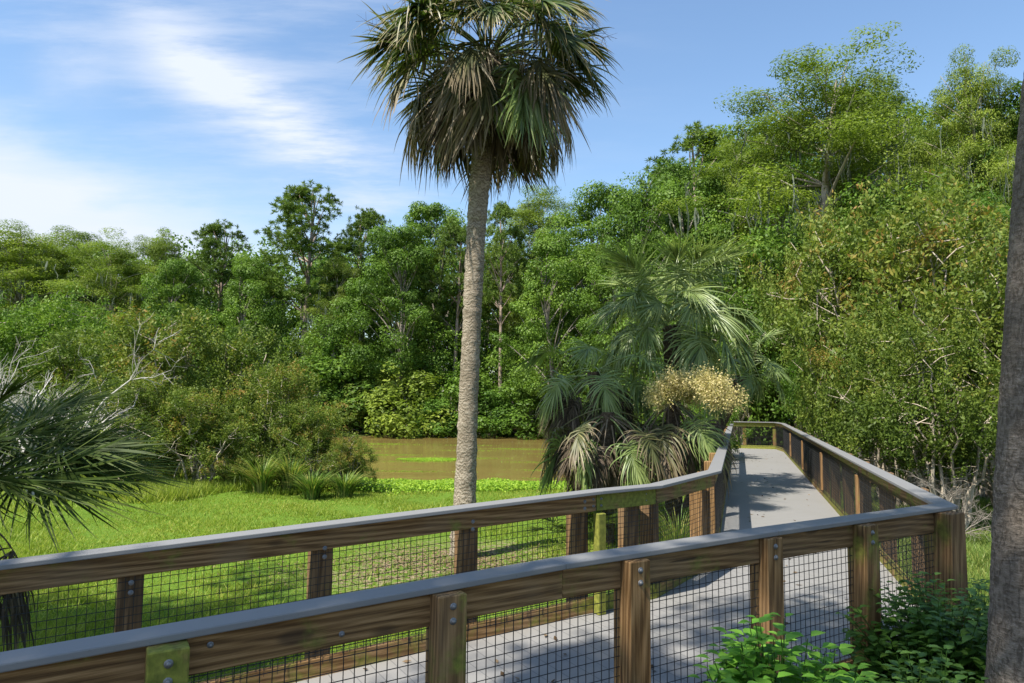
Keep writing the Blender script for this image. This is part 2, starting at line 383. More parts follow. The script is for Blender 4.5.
def bolt(parent, p, nrm, r=.0115):
    """washer and domed bolt head, a sub-part of the timber it sits in"""
    g = G(); nrm = norm(np.array(nrm, float)); p = np.array(p, float)
    for rr, h0, h1 in ((r*1.35, -.002, .003), (r*.8, .003, .012)):
        prof = [(rr, h0), (rr, h1*.8), (rr*.6, h1)]
        tube(g, [p+nrm*h for _, h in prof]+[p+nrm*(h1+.0005)], [q for q, _ in prof]+[.0005], 10)
    return g.build('bolt', M['galv'], parent, smooth=False)
def wirepanel(parent, a, b, off, z0, z1, za0=None, pitch=.0455, r=.0021, name='wire_mesh'):
    a = np.array(a, float); b = np.array(b, float); L = np.linalg.norm((b-a)[:2]); g = G()
    rng_ = np.random.default_rng(int(L*1000))
    n = int(L/pitch)
    for k in range(n+1):
        s = min(1, k*pitch/L); p = a+(b-a)*s+off; j = rng_.normal(size=2)*.003
        tube(g, [p+(j[0], j[1], z0), p+(0, 0, (z0+z1)/2), p+(0, 0, z1)], r, 4)
    nz = int((z1-z0)/pitch)
    for k in range(nz+1):
        z = z0+k*pitch+.01; mid = rng_.normal()*.005
        q = [a+off+(0, 0, z), (a+b)/2+off+(0, 0, z+mid), b+off+(0, 0, z)]
        tube(g, q, r, 4)
    return g.build(name, M['wire'], parent)
def post(parent, c, rdir, ztop, zbot, w=.132, alg=.1, dark=0., bolts=None, bev=.005, name='post'):
    """square timber; rdir = unit vector across the fence"""
    c = np.array(c, float); r = np.array((rdir[0], rdir[1], 0.)); d = np.array((-r[1], r[0], 0.)); h = w/2
    cs = []
    for z in (zbot, ztop):
        for o in (-h, h):
            for e in (-h, h): cs.append(np.array((c[0], c[1], z))+r*o+d*e)
    cs = [cs[q] for q in (0, 1, 2, 3, 4, 5, 6, 7)]
    o = boxmesh(name, cs, M['wood'], parent, bev=bev, alg=alg, dark=dark, axis=(0, 0, 1))
    if bolts:
        side, zs = bolts
        for z in zs: bolt(o, np.array((c[0], c[1], z))+r*side*h, r*side)
    return o
def hit(px, py, A, B):
    """where the sight line through a pixel column crosses the vertical plane A-B: fraction along A-B"""
    q = at(px, py, Y=1.0); dx, dy = B[0]-A[0], B[1]-A[1]
    det = -dx+dy*q[0]
    return ((A[0])-A[1]*q[0])/det if abs(det) > 1e-9 else 0

CAPZ, CT = .97, .028
SL = .038                                   # slope of the ramp
dR = np.array((math.sin(R(59.6)), math.cos(R(59.6)), 0)); rR = np.array((dR[1], -dR[0], 0))
dF = np.array((math.sin(R(18.2)), math.cos(R(18.2)), 0)); rF = np.array((dF[1], -dF[0], 0))
def dn(p, k=0.0): return np.array((p[0], p[1], -k))
# the ramp's two cap lines, surveyed at both ends; both drop to the left
_n1 = dn(at(759, 526.8, z=CAPZ)); _n0 = dn(at(0, 654.2, z=CAPZ-.14), .14); _dn = norm(_n1-_n0); _l = np.linalg.norm(_n1-_n0)
_rn = norm(np.array((_dn[1], -_dn[0], 0)))
N1 = _n1+_rn*.07; N0 = _n0+_rn*.07-_dn*1.5; E = dn(at(929, 504, z=CAPZ))+rR*.07+dR*.09
_a1 = dn(at(591, 489, z=CAPZ)); _a0 = dn(at(0, 560, z=CAPZ-.15), .15); _da = norm(_a1-_a0)
A = _a1+rR*.07; L0 = _a0+rR*.07-_da*1.5
B = np.array((1.27, 6.12, 0)); C = np.array((2.165, 7.42, 0))
DL = C+dF*16.2
FR = E+dF*19.6; FR2 = np.array((9.50, 25.0, 0)); XE = np.array((6.6, 25.9, 0))
def zr(P0, P1, s): return P0+(P1-P0)*s
def rail_set(parent, P, Mi, segs, out, lowz=(-.02, .12), algs=None, darks=None, gap=0.0):
    """cap, top rail and low rail for every leg; out=+1 when the posts stand to the right of travel"""
    for k in segs:
        al = algs[k] if algs else .1; dk = darks[k] if darks else 0
        run_board('cap_board', P, Mi, k, -.07, .07, CAPZ-CT, CAPZ, M['cap'], parent, bev=.005, seg=2)
        o = sorted((0, .038*out))
        run_board('top_rail', P, Mi, k, o[0], o[1], CAPZ-CT-.002-.14, CAPZ-CT-.002, M['wood'], parent, alg=al, dark=dk, s0=gap if k else 0.0)
        run_board('low_rail', P, Mi, k, o[0], o[1], lowz[0], lowz[1], M['wood'], parent, alg=min(1, al+.15), dark=dk)

# ---- near railing
rn = empty('boardwalk_railing', (0, 0, 0))
tag(rn, 'nearest railing, grey-capped, crossing the foreground from lower left to the corner post', 'railing', 'railings of the boardwalk')
NM = N0+(N1-N0)*.72+np.array((0, 0, .020))          # the ramp eases off towards the landing
P, Mi = miter([N0, NM, N1, E])
rail_set(rn, P, Mi, [0, 1, 2], +1, algs=[.12, .2, .12], darks=[.05, .1, .25])
posts_near = []
for px, py, al in ((-260, 760, .2), (165, 700, .55), (446, 640, .25), (632, 620, .12), (767, 600, .1), (864, 580, .3)):
    off = rR*(.038+.07)
    s = hit(px, py, N0+off, E+off); p = (N0+off)+(E-N0)*s
    _f = s*np.linalg.norm((E-N0)[:2])/np.linalg.norm((N1-N0)[:2]); zt = CAPZ-CT-.003+float(np.interp(_f, [0, .72, 1, 2], [N0[2], NM[2], 0, 0]))
    posts_near.append(p)
    b_ = post(rn, p, rR[:2], zt, -.75, alg=al, dark=.1 if px > 700 else 0, bolts=(1, (zt-.045, zt-.105)))
# corner post
pc = E-dR*.15+rR*.06
post(rn, pc, rR[:2], CAPZ-CT-.003, -.75, w=.19, alg=.2, dark=.3)
for (a_, b_) in ((N0, NM), (NM, N1), (N1, E-dR*.05)):
    wirepanel(rn, a_, b_, rR*.030, .10, CAPZ-CT-.10)
# screws along the near rail's outer face
for k in range(7):
    s = .04+k*.095; p = N0+(NM-N0)*s/.72+rR*.038+np.array((0, 0, CAPZ-CT-.045-(k % 2)*.055))
    bolt(rn.children[1], p, rR, r=.009)

# ---- left railing: ramp leg, landing, turn, long leg
rl = empty('boardwalk_railing', (0, 0, 0))
tag(rl, 'second railing, bending at the landing and following the left edge of the walkway', 'railing', 'railings of the boardwalk')
PL, ML = miter([L0, A, B, C, DL])
rail_set(rl, PL, ML, [0, 1, 2, 3], -1, algs=[.15, .75, .38, .4], darks=[0, 0, .22, .1], gap=.010)
lefts = []
for px, py in ((-150, 600), (130, 590), (320, 560), (466, 545), (577, 530)):
    off = -rR*(.038+.07); s = hit(px, py, L0+off, A+off); p = (L0+off)+(A-L0)*s
    zt = CAPZ-CT-.004+max(0, (1-s))*L0[2]
    lefts.append(p)
    o = post(rl, p, rR[:2], zt, -.75, alg=.05, dark=.35)
    for dz in (.045, .10): bolt(o, p+rR*(.069+.038)+np.array((0, 0, zt-dz)), rR, r=.011)
# mossy block post just inside the joint, standing under the rail
o = post(rl, A+rR*.045, rR[:2], CAPZ-CT-.15, .0, w=.075, alg=1.0)
for s, sc_ in ((.88, .138), ):
    post(rl, A+(B-A)*.66-rR*.11, rR[:2], CAPZ-CT-.004, -.75, alg=.05, dark=.25)
dB = norm(C-B); rB = np.array((dB[1], -dB[0], 0))
post(rl, B+dB*.10-rB*.11, rB[:2], CAPZ-CT-.004, -.75, alg=.05, dark=.3)
post(rl, C-dB*.22-rB*.11, rB[:2], CAPZ-CT-.004, -.75, alg=.0)
post(rl, C+dF*.05-rF*.12, rF[:2], CAPZ-CT-.004, -.75, alg=.0)
for s in np.arange(1.5, 16, 1.5): post(rl, C+dF*s-rF*.11, rF[:2], CAPZ-CT-.004, -.9, alg=.2)
wirepanel(rl, L0, A, -rR*.002, .08, CAPZ-CT-.10)
wirepanel(rl, A, B, -rR*.002, .08, CAPZ-CT-.10)
wirepanel(rl, B, C, -rB*.002, .08, CAPZ-CT-.10)
wirepanel(rl, C, C+dF*15.9, -rF*.002, .08, CAPZ-CT-.10)
for px in (588, 594, 650): pass
for q in (A-dR*.03, A+dR*.05, B-dR*.12):
    for dz in (.045, .10): bolt(rl.children[4 if q is not None else 4], q+rR*.002+np.array((0, 0, CAPZ-CT-dz)), rR, r=.008)

# ---- right railing
rr = empty('boardwalk_railing', (0, 0, 0))
tag(rr, 'long railing receding along the right edge of the walkway beside the olive thicket', 'railing', 'railings of the boardwalk')
NR = [E, E+dF*3.9, E+dF*7.9, E+dF*11.9, E+dF*15.9, FR, FR2]
PR, MR = miter(NR)
MR[0] = rF*1.0+dF*0
_a = norm(rR+rF); MR[0] = _a/_a.dot(rF)
rail_set(rr, PR, MR, list(range(6)), +1, algs=[.4, .5, .2, .45, .35, .4], darks=[.1]*6)
for s in np.arange(1.3, 19.5, 1.45): post(rr, E+dF*s+rF*.11, rF[:2], CAPZ-CT-.004, -.95, alg=.1, dark=.5)
for s in (3.9, 7.9, 11.9, 15.9):
    p = E+dF*s-rF*.02; cs = []
    for z in (.125, CAPZ-CT-.15):
        for o_ in (-.019, .019):
            for e in (-.045, .045): cs.append(np.array((p[0], p[1], z))+rF*o_+dF*e)
    boxmesh('batten', cs, M['wood'], rr, alg=.1, dark=.1, axis=(0, 0, 1))
for k in range(6): 
    dd = norm(NR[k+1]-NR[k]); wirepanel(rr, NR[k], NR[k+1], np.array((dd[1], -dd[0], 0))*-.002, .08, CAPZ-CT-.10, r=.0022)

# ---- end railing across the far end
re_ = empty('boardwalk_railing', (0, 0, 0))
tag(re_, 'short railing straight across the far end of the walkway, green with algae', 'railing', 'railings of the boardwalk')
PE, ME = miter([FR2, XE])
rail_set(re_, PE, ME, [0], +1, algs=[.8], darks=[0])
dE = norm(XE-FR2); rE = np.array((dE[1], -dE[0], 0))
for s in (.02, 1.05, 2.1, 3.0): post(re_, FR2+dE*s+rE*.11, rE[:2], CAPZ-CT-.004, -.95, alg=.4, w=.12)
wirepanel(re_, FR2, XE, -rE*.002, .08, CAPZ-CT-.10)

# ---- deck
bw = empty('boardwalk', (0, 0, 0))
tag(bw, 'pale grey boardwalk deck, a ramp in front turning into a long straight walkway', 'boardwalk')
def deckpiece(name, poly, dirv, z=None, th=.03):
    bm = bmesh.new(); top = [bm.verts.new([float(q) for q in p]) for p in poly]; bm.faces.new(top)
    r = bmesh.ops.extrude_face_region(bm, geom=list(bm.faces)); 
    for v in [q for q in r['geom'] if isinstance(q, bmesh.types.BMVert)]: v.co.z -= th
    bmesh.ops.recalc_face_normals(bm, faces=bm.faces)
    me = bpy.data.meshes.new(name); bm.to_mesh(me); bm.free()
    ax = Vector([float(q) for q in dirv]); sy = Vector((ax.y, -ax.x, 0)); la = me.attributes.new('lc', 'FLOAT_VECTOR', 'POINT')
    la.data.foreach_set('vector', np.array([(v.co.dot(ax), v.co.dot(sy), v.co.z) for v in me.vertices], dtype=np.float32).ravel())
    me.materials.append(M['deck']); return link(name, me, bw)
def isect(p, d, q, e):
    A_ = np.array([[d[0], -e[0]], [d[1], -e[1]]]); s = np.linalg.solve(A_, (q-p)[:2]); return p+d*s[0]
eps = .004
Nl = N1-rR*-.03; 
# ramp
a0, a1 = L0-rR*0.02+dR*0, A-rR*.02; b0, b1 = N0+rR*.02, N1+rR*.02
a1f = isect(L0-rR*.02, dR, b1, rR); a1f = np.array((a1f[0], a1f[1], 0))
deckpiece('ramp_deck', [b0, b1, a1f, a0], dR)
# landing with the turn
crn = isect(C-rF*.02, dF, C, rF); crn[2] = 0
rx = isect(E+rF*.02, dF, C, rF); rx[2] = 0
deckpiece('landing_deck', [b1+dR*eps, E+rR*.02+rF*.02, rx-dF*eps, crn-dF*eps, B-rR*.02, a1f+dR*eps], dR)
deckpiece('walkway_deck', [rx, E+rF*.02+dF*20.2, C-rF*.02+dF*18.6, crn], dF)
q0 = C-rF*.02+dF*18.6; q1 = E+rF*.02+dF*20.2
deckpiece('end_deck', [q0+dF*eps-dF*2.2-rF*.004, q0+dF*eps, q1+dF*eps, FR2+rF*.02+dF*.02, XE+rE*.02, XE+rE*.02-dF*3.4], -rF)
def joist(a, b, z0=-.19, z1=-.035, w=.038, name='rim_joist'):
    d = norm(b-a); r = np.array((d[1], -d[0], 0)); cs = []
    for p in (a, b):
        for o_ in (-w/2, w/2):
            for z in (z0, z1): cs.append(p+r*o_+np.array((0, 0, z)))
    return boxmesh(name, cs, M['wood'], bw, alg=.3, dark=.35)
for a, b in ((N0, N1), (N1+dR*.01, E), (L0, A), (A+dR*.01, B), (B+dB*.01, C-dB*.03), (C, DL), (E+dF*.06, FR)): joist(a, b)
for s in np.arange(2, 19, 2.4):
    for q, o_ in ((C, .25), (E, -.25)):
        p = q+dF*s+rF*o_; cs = []
        for z in (-1.6, -.195):
            for e in (-.07, .07):
                for f_ in (-.07, .07): cs.append(np.array((p[0]+e, p[1]+f_, z)))
        boxmesh('pile', cs, M['wood'], bw, dark=.4, axis=(0, 0, 1))

# ------------------------------------------------------------------ palms
def frond_mesh(seed, elev, mat, pet=1.0, blade=.95, droop=.35, nseg=6, nleaf=72, spread=125, stiff=.5, wmax=.034, boot=True, curl=0.0, petr=.018):
    """costapalmate leaf growing from the origin along +X; elev = start angle of its stalk"""
    rng = np.random.default_rng(seed); g = G()
    n = 7; d = np.array((math.cos(R(elev)), 0, math.sin(R(elev)))); p = np.zeros(3); pts = [p.copy()]
    for k in range(n):
        d = norm(d+np.array((0, 0, -droop*.16*(1 if elev > -20 else .5)))); p = p+d*pet/n; pts.append(p.copy())
    gp = G(); tube(g, pts, np.linspace(petr, petr*.45, n+1), 5, a=.75, t=.35)
    # costa keeps curving
    cst = [p.copy()]; dc = d.copy(); dirs = [dc.copy()]
    for k in range(6):
        dc = norm(dc+np.array((0, 0, -droop*.34))); p = p+dc*blade*.5/6; cst.append(p.copy()); dirs.append(dc.copy())
    cst = np.array(cst); dirs = np.array(dirs)
    lat = np.array((0, 1., 0))
    for i in range(nleaf):
        al = R(spread)*(2*i/(nleaf-1)-1)+rng.normal()*.02
        u = max(0, math.cos(al/(R(spread))*PI/2))**1.0
        ii = u*6*.98; k0 = int(ii); fr = ii-k0
        o = cst[k0]*(1-fr)+cst[min(6, k0+1)]*fr; dd = norm(dirs[k0]*(1-fr)+dirs[min(6, k0+1)]*fr)
        nrm = norm(np.cross(lat, dd))                 # blade normal (up side)
        if nrm[2] < 0 and abs(dd[2]) < .8: nrm = -nrm
        ba = al*(1-.45*u)
        dl = norm(dd*math.cos(ba)+lat*math.sin(ba)+nrm*(-.10+.32*abs(math.sin(ba)))*(-1 if elev < -10 else 1)*.8+rng.normal(size=3)*.05)
        L = blade*(.62+.25*u)*(.85+.3*rng.random()); seg = nseg
        L *= (.7+.5*rng.random()); q = o.copy(); ctr = [q.copy()]; dcur = dl.copy(); kk = (1.0-stiff)*(.6+.8*rng.random())
        sag = rng.random() < .10+(1-stiff)*.5
        for s in range(seg):
            f = (s+1)/seg
            kb = kk*(.18+.9*f*f)+(.9 if sag and f > .45 else 0)
            dcur = norm(dcur+np.array((0, 0, -kb))+rng.normal(size=3)*(.03+.08*(1-stiff))+curl*rng.normal(size=3)*f); q = q+dcur*L/seg; ctr.append(q.copy())
        ctr = np.array(ctr); ds = norm(np.gradient(ctr, axis=0))
        tw = norm(np.cross(ds, nrm)+1e-6); pl = (1 if i % 2 else -1)*.5
        wd = norm(tw+nrm*pl)
        f = np.linspace(0, 1, seg+1); w = wmax*np.interp(f, [0, .25, .5, .8, 1], [.55, 1, .85, .42, .05])
        v = np.stack((ctr-wd*w[:, None]*.5, ctr+wd*w[:, None]*.5), 1).reshape(-1, 3)
        b0 = np.arange(seg)*2; fc = np.stack((b0, b0+1, b0+3, b0+2), -1)
        g.add(v, fc, np.clip(rng.normal(.5, .2)+.12*pl, 0, 1), np.repeat(f, 2))
    return g.mesh('frond', mat)
FM = {}
def fset(key, seeds, **kw): FM[key] = [frond_mesh(s, **kw) for s in seeds]
fset('up', (1, 2), elev=72, mat=M['frond'], pet=.85, droop=.3, stiff=.85)
fset('mid', (3, 4, 5), elev=42, mat=M['frond'], pet=.9, droop=.45, stiff=.80)
fset('out', (6, 7, 8), elev=20, mat=M['frond'], pet=.95, droop=.35, stiff=.82)
fset('low', (9, 10, 11), elev=-2, mat=M['frond_mix'], pet=.95, droop=.5, stiff=.62)
fset('hang', (12, 13, 14), elev=-25, mat=M['frond_mix'], pet=.85, droop=1.0, stiff=.35)
fset('dead', (15, 16, 17), elev=-28, mat=M['frond_old'], pet=.75, droop=1.3, stiff=.12, spread=105, curl=.16, blade=.85)
fset('skirt', (18, 19), elev=-55, mat=M['frond_old'], pet=.7, droop=1.2, stiff=.05, spread=80, curl=.18, blade=.8)
fset('gdown', (31, 32), elev=-18, mat=M['frond_fresh'], pet=.9, droop=.9, stiff=.45)
fset('f_up', (20, 21), elev=68, mat=M['frond_fresh'], pet=.85, droop=.35, stiff=.88)
fset('f_mid', (22, 23, 24), elev=44, mat=M['frond_fresh'], pet=.85, droop=.45, stiff=.78)
fset('f_low', (25, 26, 27), elev=14, mat=M['frond_fresh'], pet=.85, droop=.6, stiff=.58)
fset('s', (28, 29, 30), elev=30, mat=M['saw'], pet=.7, blade=.80, droop=.2, stiff=.95, wmax=.021, nleaf=64, spread=112, petr=.009)
fset('s_dead', (33,), elev=5, mat=M['frond_old'], pet=.45, blade=.7, droop=1.6, stiff=.1, wmax=.028, nleaf=34, spread=100, petr=.010)
def add_fronds(root, c, plan, seed, scale=1.0, zr_=.25):
    rng = random.Random(seed); az0 = rng.random()*6
    for key, n in plan:
        az0 += 1.1
        for k in range(n):
            az = az0+k*2*PI/n+rng.uniform(-.22, .22)
            o = link('frond', rng.choice(FM[key]), root)
            base = {'up': .3, 'f_up': .25, 'mid': .2, 'f_mid': .15, 'out': .05, 'low': -.05, 'f_low': 0, 'hang': -.12, 'gdown': -.1, 'dead': -.2, 'skirt': -.3}.get(key, 0)
            o.location = (c[0]+.12*math.cos(az), c[1]+.12*math.sin(az), c[2]+base*zr_*4*.6+rng.uniform(-.08, .08))
            o.rotation_euler = (rng.uniform(-.55, .55), rng.uniform(-.18, .18), az)
            s = scale*rng.uniform(.86, 1.12); o.scale = (s, s, s)
def sabal_trunk(root, pts, rad, name='trunk', mat='sabal', sides=20, seed=0, rough=.02):
    rng = np.random.default_rng(seed); pts = np.array(pts, float)
    L = np.linalg.norm(pts[-1]-pts[0]); n = max(12, int(L/.045)); s = np.linspace(0, 1, n)
    src = np.linspace(0, 1, len(pts)); P_ = np.stack([np.interp(s, src, pts[:, k]) for k in range(3)], -1)
    k = np.ones(9)/9
    for c_ in range(2):
        pad = np.concatenate((np.full(4, P_[0, c_]), P_[:, c_], np.full(4, P_[-1, c_]))); P_[:, c_] = np.convolve(pad, k, 'valid')
    r = np.interp(s, np.linspace(0, 1, len(rad)), rad)*(1+rng.normal(size=n)*rough)
    g = G(); tube(g, P_, r, sides)
    v = g.v[0].reshape(n, sides, 3); c_ = P_[:, None]; v = c_+(v-c_)*(1+rng.normal(size=(n, sides, 1))*rough*.9); g.v[0] = v.reshape(-1, 3)
    return g.build(name, M[mat], root, smooth=True)
# the tall palm
pY = PALM[1]
tp = [at(x, y, Y=pY) for x, y in ((463, 557), (465, 500), (468.5, 400), (472, 320), (475, 250), (479, 190), (484, 140), (487, 90), (489, 58))]
root = empty('palm_tree', (PALM[0], pY, -.66)); off0 = np.array((PALM[0], pY, -.66))
tag(root, 'tall cabbage palm with shaggy brown-green crown standing alone on the lawn behind the railing', 'palm tree')
tp2 = [p-off0 for p in tp]; tp2[0] = tp2[0]-np.array((0, 0, .12))
sabal_trunk(root, tp2, [.215, .160, .145, .142, .145, .155, .17, .20, .20], seed=3, rough=.032)
add_fronds(root, tp2[-1]+np.array((0, 0, -.02)), [('up', 8), ('mid', 16), ('out', 18), ('low', 15), ('gdown', 9), ('hang', 15), ('dead', 14), ('skirt', 5)], 5, scale=1.0)
def spray(root, c, seed, n=4, L=1.4, mat='flower', fuzz=0, sag=.12):
    for q in range(n):
        rng = np.random.default_rng(seed*10+q); g = G()
        az = rng.uniform(0, 2*PI); d = norm(np.array((math.cos(az), math.sin(az), .7)))
        p = np.array(c, float); pts = [p.copy()]
        for k in range(10):
            d = norm(d+np.array((0, 0, -sag))); p = p+d*L/10; pts.append(p.copy())
        tube(g, pts, np.linspace(.012, .004, 11), 4)
        for k in range(3, 11):
            for z in range(4):
                d2 = norm(rng.normal(size=3)+d*.8); e = pts[k]+d2*.3*rng.uniform(.5, 1.2)+np.array((0, 0, -.08)); mid = (pts[k]+e)/2+np.array((0, 0, .04))
                tube(g, [pts[k], mid, e], [.004, .003, .002], 3, a=.3)
                for y_ in range(3):
                    e2 = mid+norm(rng.normal(size=3))*.16; tube(g, [mid, e2], [.0025, .0015], 3, a=.4)
                if fuzz:
                    cc = mid+rng.normal(size=(fuzz, 3))*.07; diamonds(g, cc, rng.normal(size=(fuzz, 3)), .035, .022, rng, rng.random(fuzz))
        g.build('flower_stalk', M[mat], root)
spray(root, tp2[-1]+np.array((0, 0, .1)), 4, n=6, L=1.9, mat='frond_old')

def palm(px, py, Y, label, plan, seed, rtr=.14, scale=1.0, lean=(0, 0), group=None, trunkmat='boots'):
    c = at(px, py, Y=Y); gzz = float(gz(c[0]+lean[0], c[1]+lean[1])); r_ = empty('palm_tree', (c[0]+lean[0], c[1]+lean[1], gzz-.05))
    o = np.array((c[0]+lean[0], c[1]+lean[1], gzz-.05)); top = c-o
    sabal_trunk(r_, [(0, 0, -.1), top*.5+np.array((0, 0, 0)), top], [rtr*1.15, rtr, rtr*1.2], seed=seed, mat=trunkmat, rough=.05)
    add_fronds(r_, top, plan, seed, scale); tag(r_, label, 'palm tree', group)
    return r_, top
gp_ = 'palms crowded beside the walkway'
palm(672, 326, 13.2, 'fresh green palm rising highest in the clump beside the walkway', [('f_up', 12), ('f_mid', 18), ('f_low', 13), ('gdown', 3)], 11, scale=.90, group=gp_)
palm(742, 376, 14.6, 'small bright palm arching over the walkway, right-hand one of the clump', [('f_up', 3), ('f_mid', 7), ('f_low', 8)], 12, rtr=.1, scale=.58, group=gp_, lean=(-1.15, .5))
palm(593, 372, 12.6, 'short palm with shaggy brown skirt at the pond side of the clump', [('f_mid', 4), ('f_low', 7), ('gdown', 5), ('dead', 15), ('hang', 6)], 13, rtr=.09, scale=.76, group=gp_, lean=(.3, 0))
palm(608, 412, 11.6, 'low palm almost hidden by hanging dead fronds, nearest the bend in the railing', [('gdown', 6), ('dead', 15), ('low', 5), ('skirt', 5)], 14, rtr=.09, scale=.78, group=gp_)
rp, tt_ = palm(672, 398, 11.9, 'low palm with tan flower spray and dark dead fronds beside the walkway', [('gdown', 8), ('dead', 16), ('hang', 5), ('skirt', 5)], 15, rtr=.09, scale=.82, group=gp_)
_o = at(694, 382, Y=10.9)-np.array(rp.location)
spray(rp, _o, 7, n=9, L=.72, mat='flower', fuzz=40, sag=.20)
# small blue-green palm in the left foreground
c = at(-30, 478, Y=5.3); gg = float(gz(c[0], c[1])); r_ = empty('palm_tree', (c[0], c[1], gg-.05)); top = np.array((0, 0, c[2]-gg+.05))
sabal_trunk(r_, [(0, 0, -.1), top*.5, top], [.13, .12, .15], seed=8, mat='boots', rough=.06)
tag(r_, 'low stiff-leaved palm with dark green fans at the left edge', 'palm tree')
rg = random.Random(4)
for az, tilt, roll, sc_ in ((-20, -.75, .3, .66), (-5, -.35, 1.0, .72), (-35, -.15, .9, .8), (5, .05, 1.0, .9), (-15, .12, .9, 1.0), (-8, .02, .5, .95), (-50, .2, .6, .85), (-80, -.4, .2, .8), (60, -.4, -.3, .8), (100, -.2, 0, .9), (-110, 0, .1, .9), (150, -.2, 0, .9), (190, -.3, -.6, .9), (230, .1, 0, .9), (30, -.5, .5, .72), (-65, .5, .4, .85), (25, .1, .9, .85), (-28, .05, 1.2, .9), (12, -.1, .7, .8), (-150, -.2, 0, .9)):
    o = link('frond', rg.choice(FM['s']), r_); o.location = tuple(top); o.rotation_euler = (roll+rg.uniform(-.15, .15), tilt, R(az)); o.scale = (sc_,)*3
for az in (-30, 0, 25, -55, -80, 60, 120):
    o = link('frond', FM['s_dead'][0], r_); o.location = tuple(top*.8); o.rotation_euler = (0, -.1, R(az)); o.scale = (.9,)*3
# seedling palms: small fans
def seedling(px, py, Y, label, s):
    c = at(px, py, Y=Y); z = float(gz(c[0], c[1])); r_ = empty('palm_seedling', (c[0], c[1], z)); rg = random.Random(int(px))
    for k in range(9):
        o = link('frond', rg.choice(FM['s']), r_); o.rotation_euler = (rg.uniform(-.3, .3), rg.uniform(-.75, -.1), k*2*PI/9+rg.random()); o.scale = (s,)*3
    tag(r_, label, 'palm seedling', 'palm seedlings by the boardwalk')
seedling(577, 480, 11.2, 'young fan palm between pond and railing, left of the palm clump', .62)
seedling(252, 480, 17.5, 'young fan palm at the foot of the olive thicket near the reeds', .7)

# ------------------------------------------------------------------ trees
def skeleton_limb(gt, p0, p1, r0, r1, rng, arch=.15, sides=5, n=6):
    p0 = np.asarray(p0, float); p1 = np.asarray(p1, float); L = np.linalg.norm(p1-p0)
    mid = (p0+p1)/2+rng.normal(size=3)*L*.1+np.array((0, 0, L*arch)); pts = bez(p0, mid, p1, n); tube(gt, pts, np.linspace(r0, r1, n), sides); return pts
def clump(g, c, r, n, size, rng, flat=.75, up=.6, asp=.5, base=None, droop=0., shell=.35):
    d, p = ballpts(rng, n, shell); p = p*np.array((1, 1, flat))*r
    # ragged outline: stretch the clump by a few random lobes
    for q in range(3):
        ax = norm(rng.normal(size=3)); p += ax*np.clip((d@ax), 0, 1)[:, None]**2*r*rng.uniform(.1, .6)
    nr = d*.9+rng.normal(size=(n, 3))*.42+np.array((0, 0, up*.7))
    b = rng.random() if base is None else base
    a = np.clip(b*.45+rng.random(n)*.45+.08*d[:, 2], 0, 1)
    L = size*rng.uniform(.6, 1.3, n)
    diamonds(g, c+p, nr, L, L*asp, rng, a, droop=droop)
def mosspiece(g, c, L, rng):
    for k in range(rng.integers(3, 7)):
        p = c+rng.normal(size=3)*np.array((.25, .25, .05)); n = 4
        pts = p+np.stack((rng.normal(size=n)*.05, rng.normal(size=n)*.05, -np.linspace(0, L*rng.uniform(.5, 1.1), n)), -1)
        w = .035*rng.uniform(.5, 1.5)
        az = rng.uniform(0, PI); sd = np.array((math.cos(az), math.sin(az), 0))*w
        wd = np.array((.6, 1, .7, .1))[:, None]
        v = np.stack((pts-sd*wd, pts+sd*wd), 1).reshape(-1, 3); b0 = np.arange(n-1)*2
        g.add(v, np.stack((b0, b0+1, b0+3, b0+2), -1), rng.random())
class Proto: pass
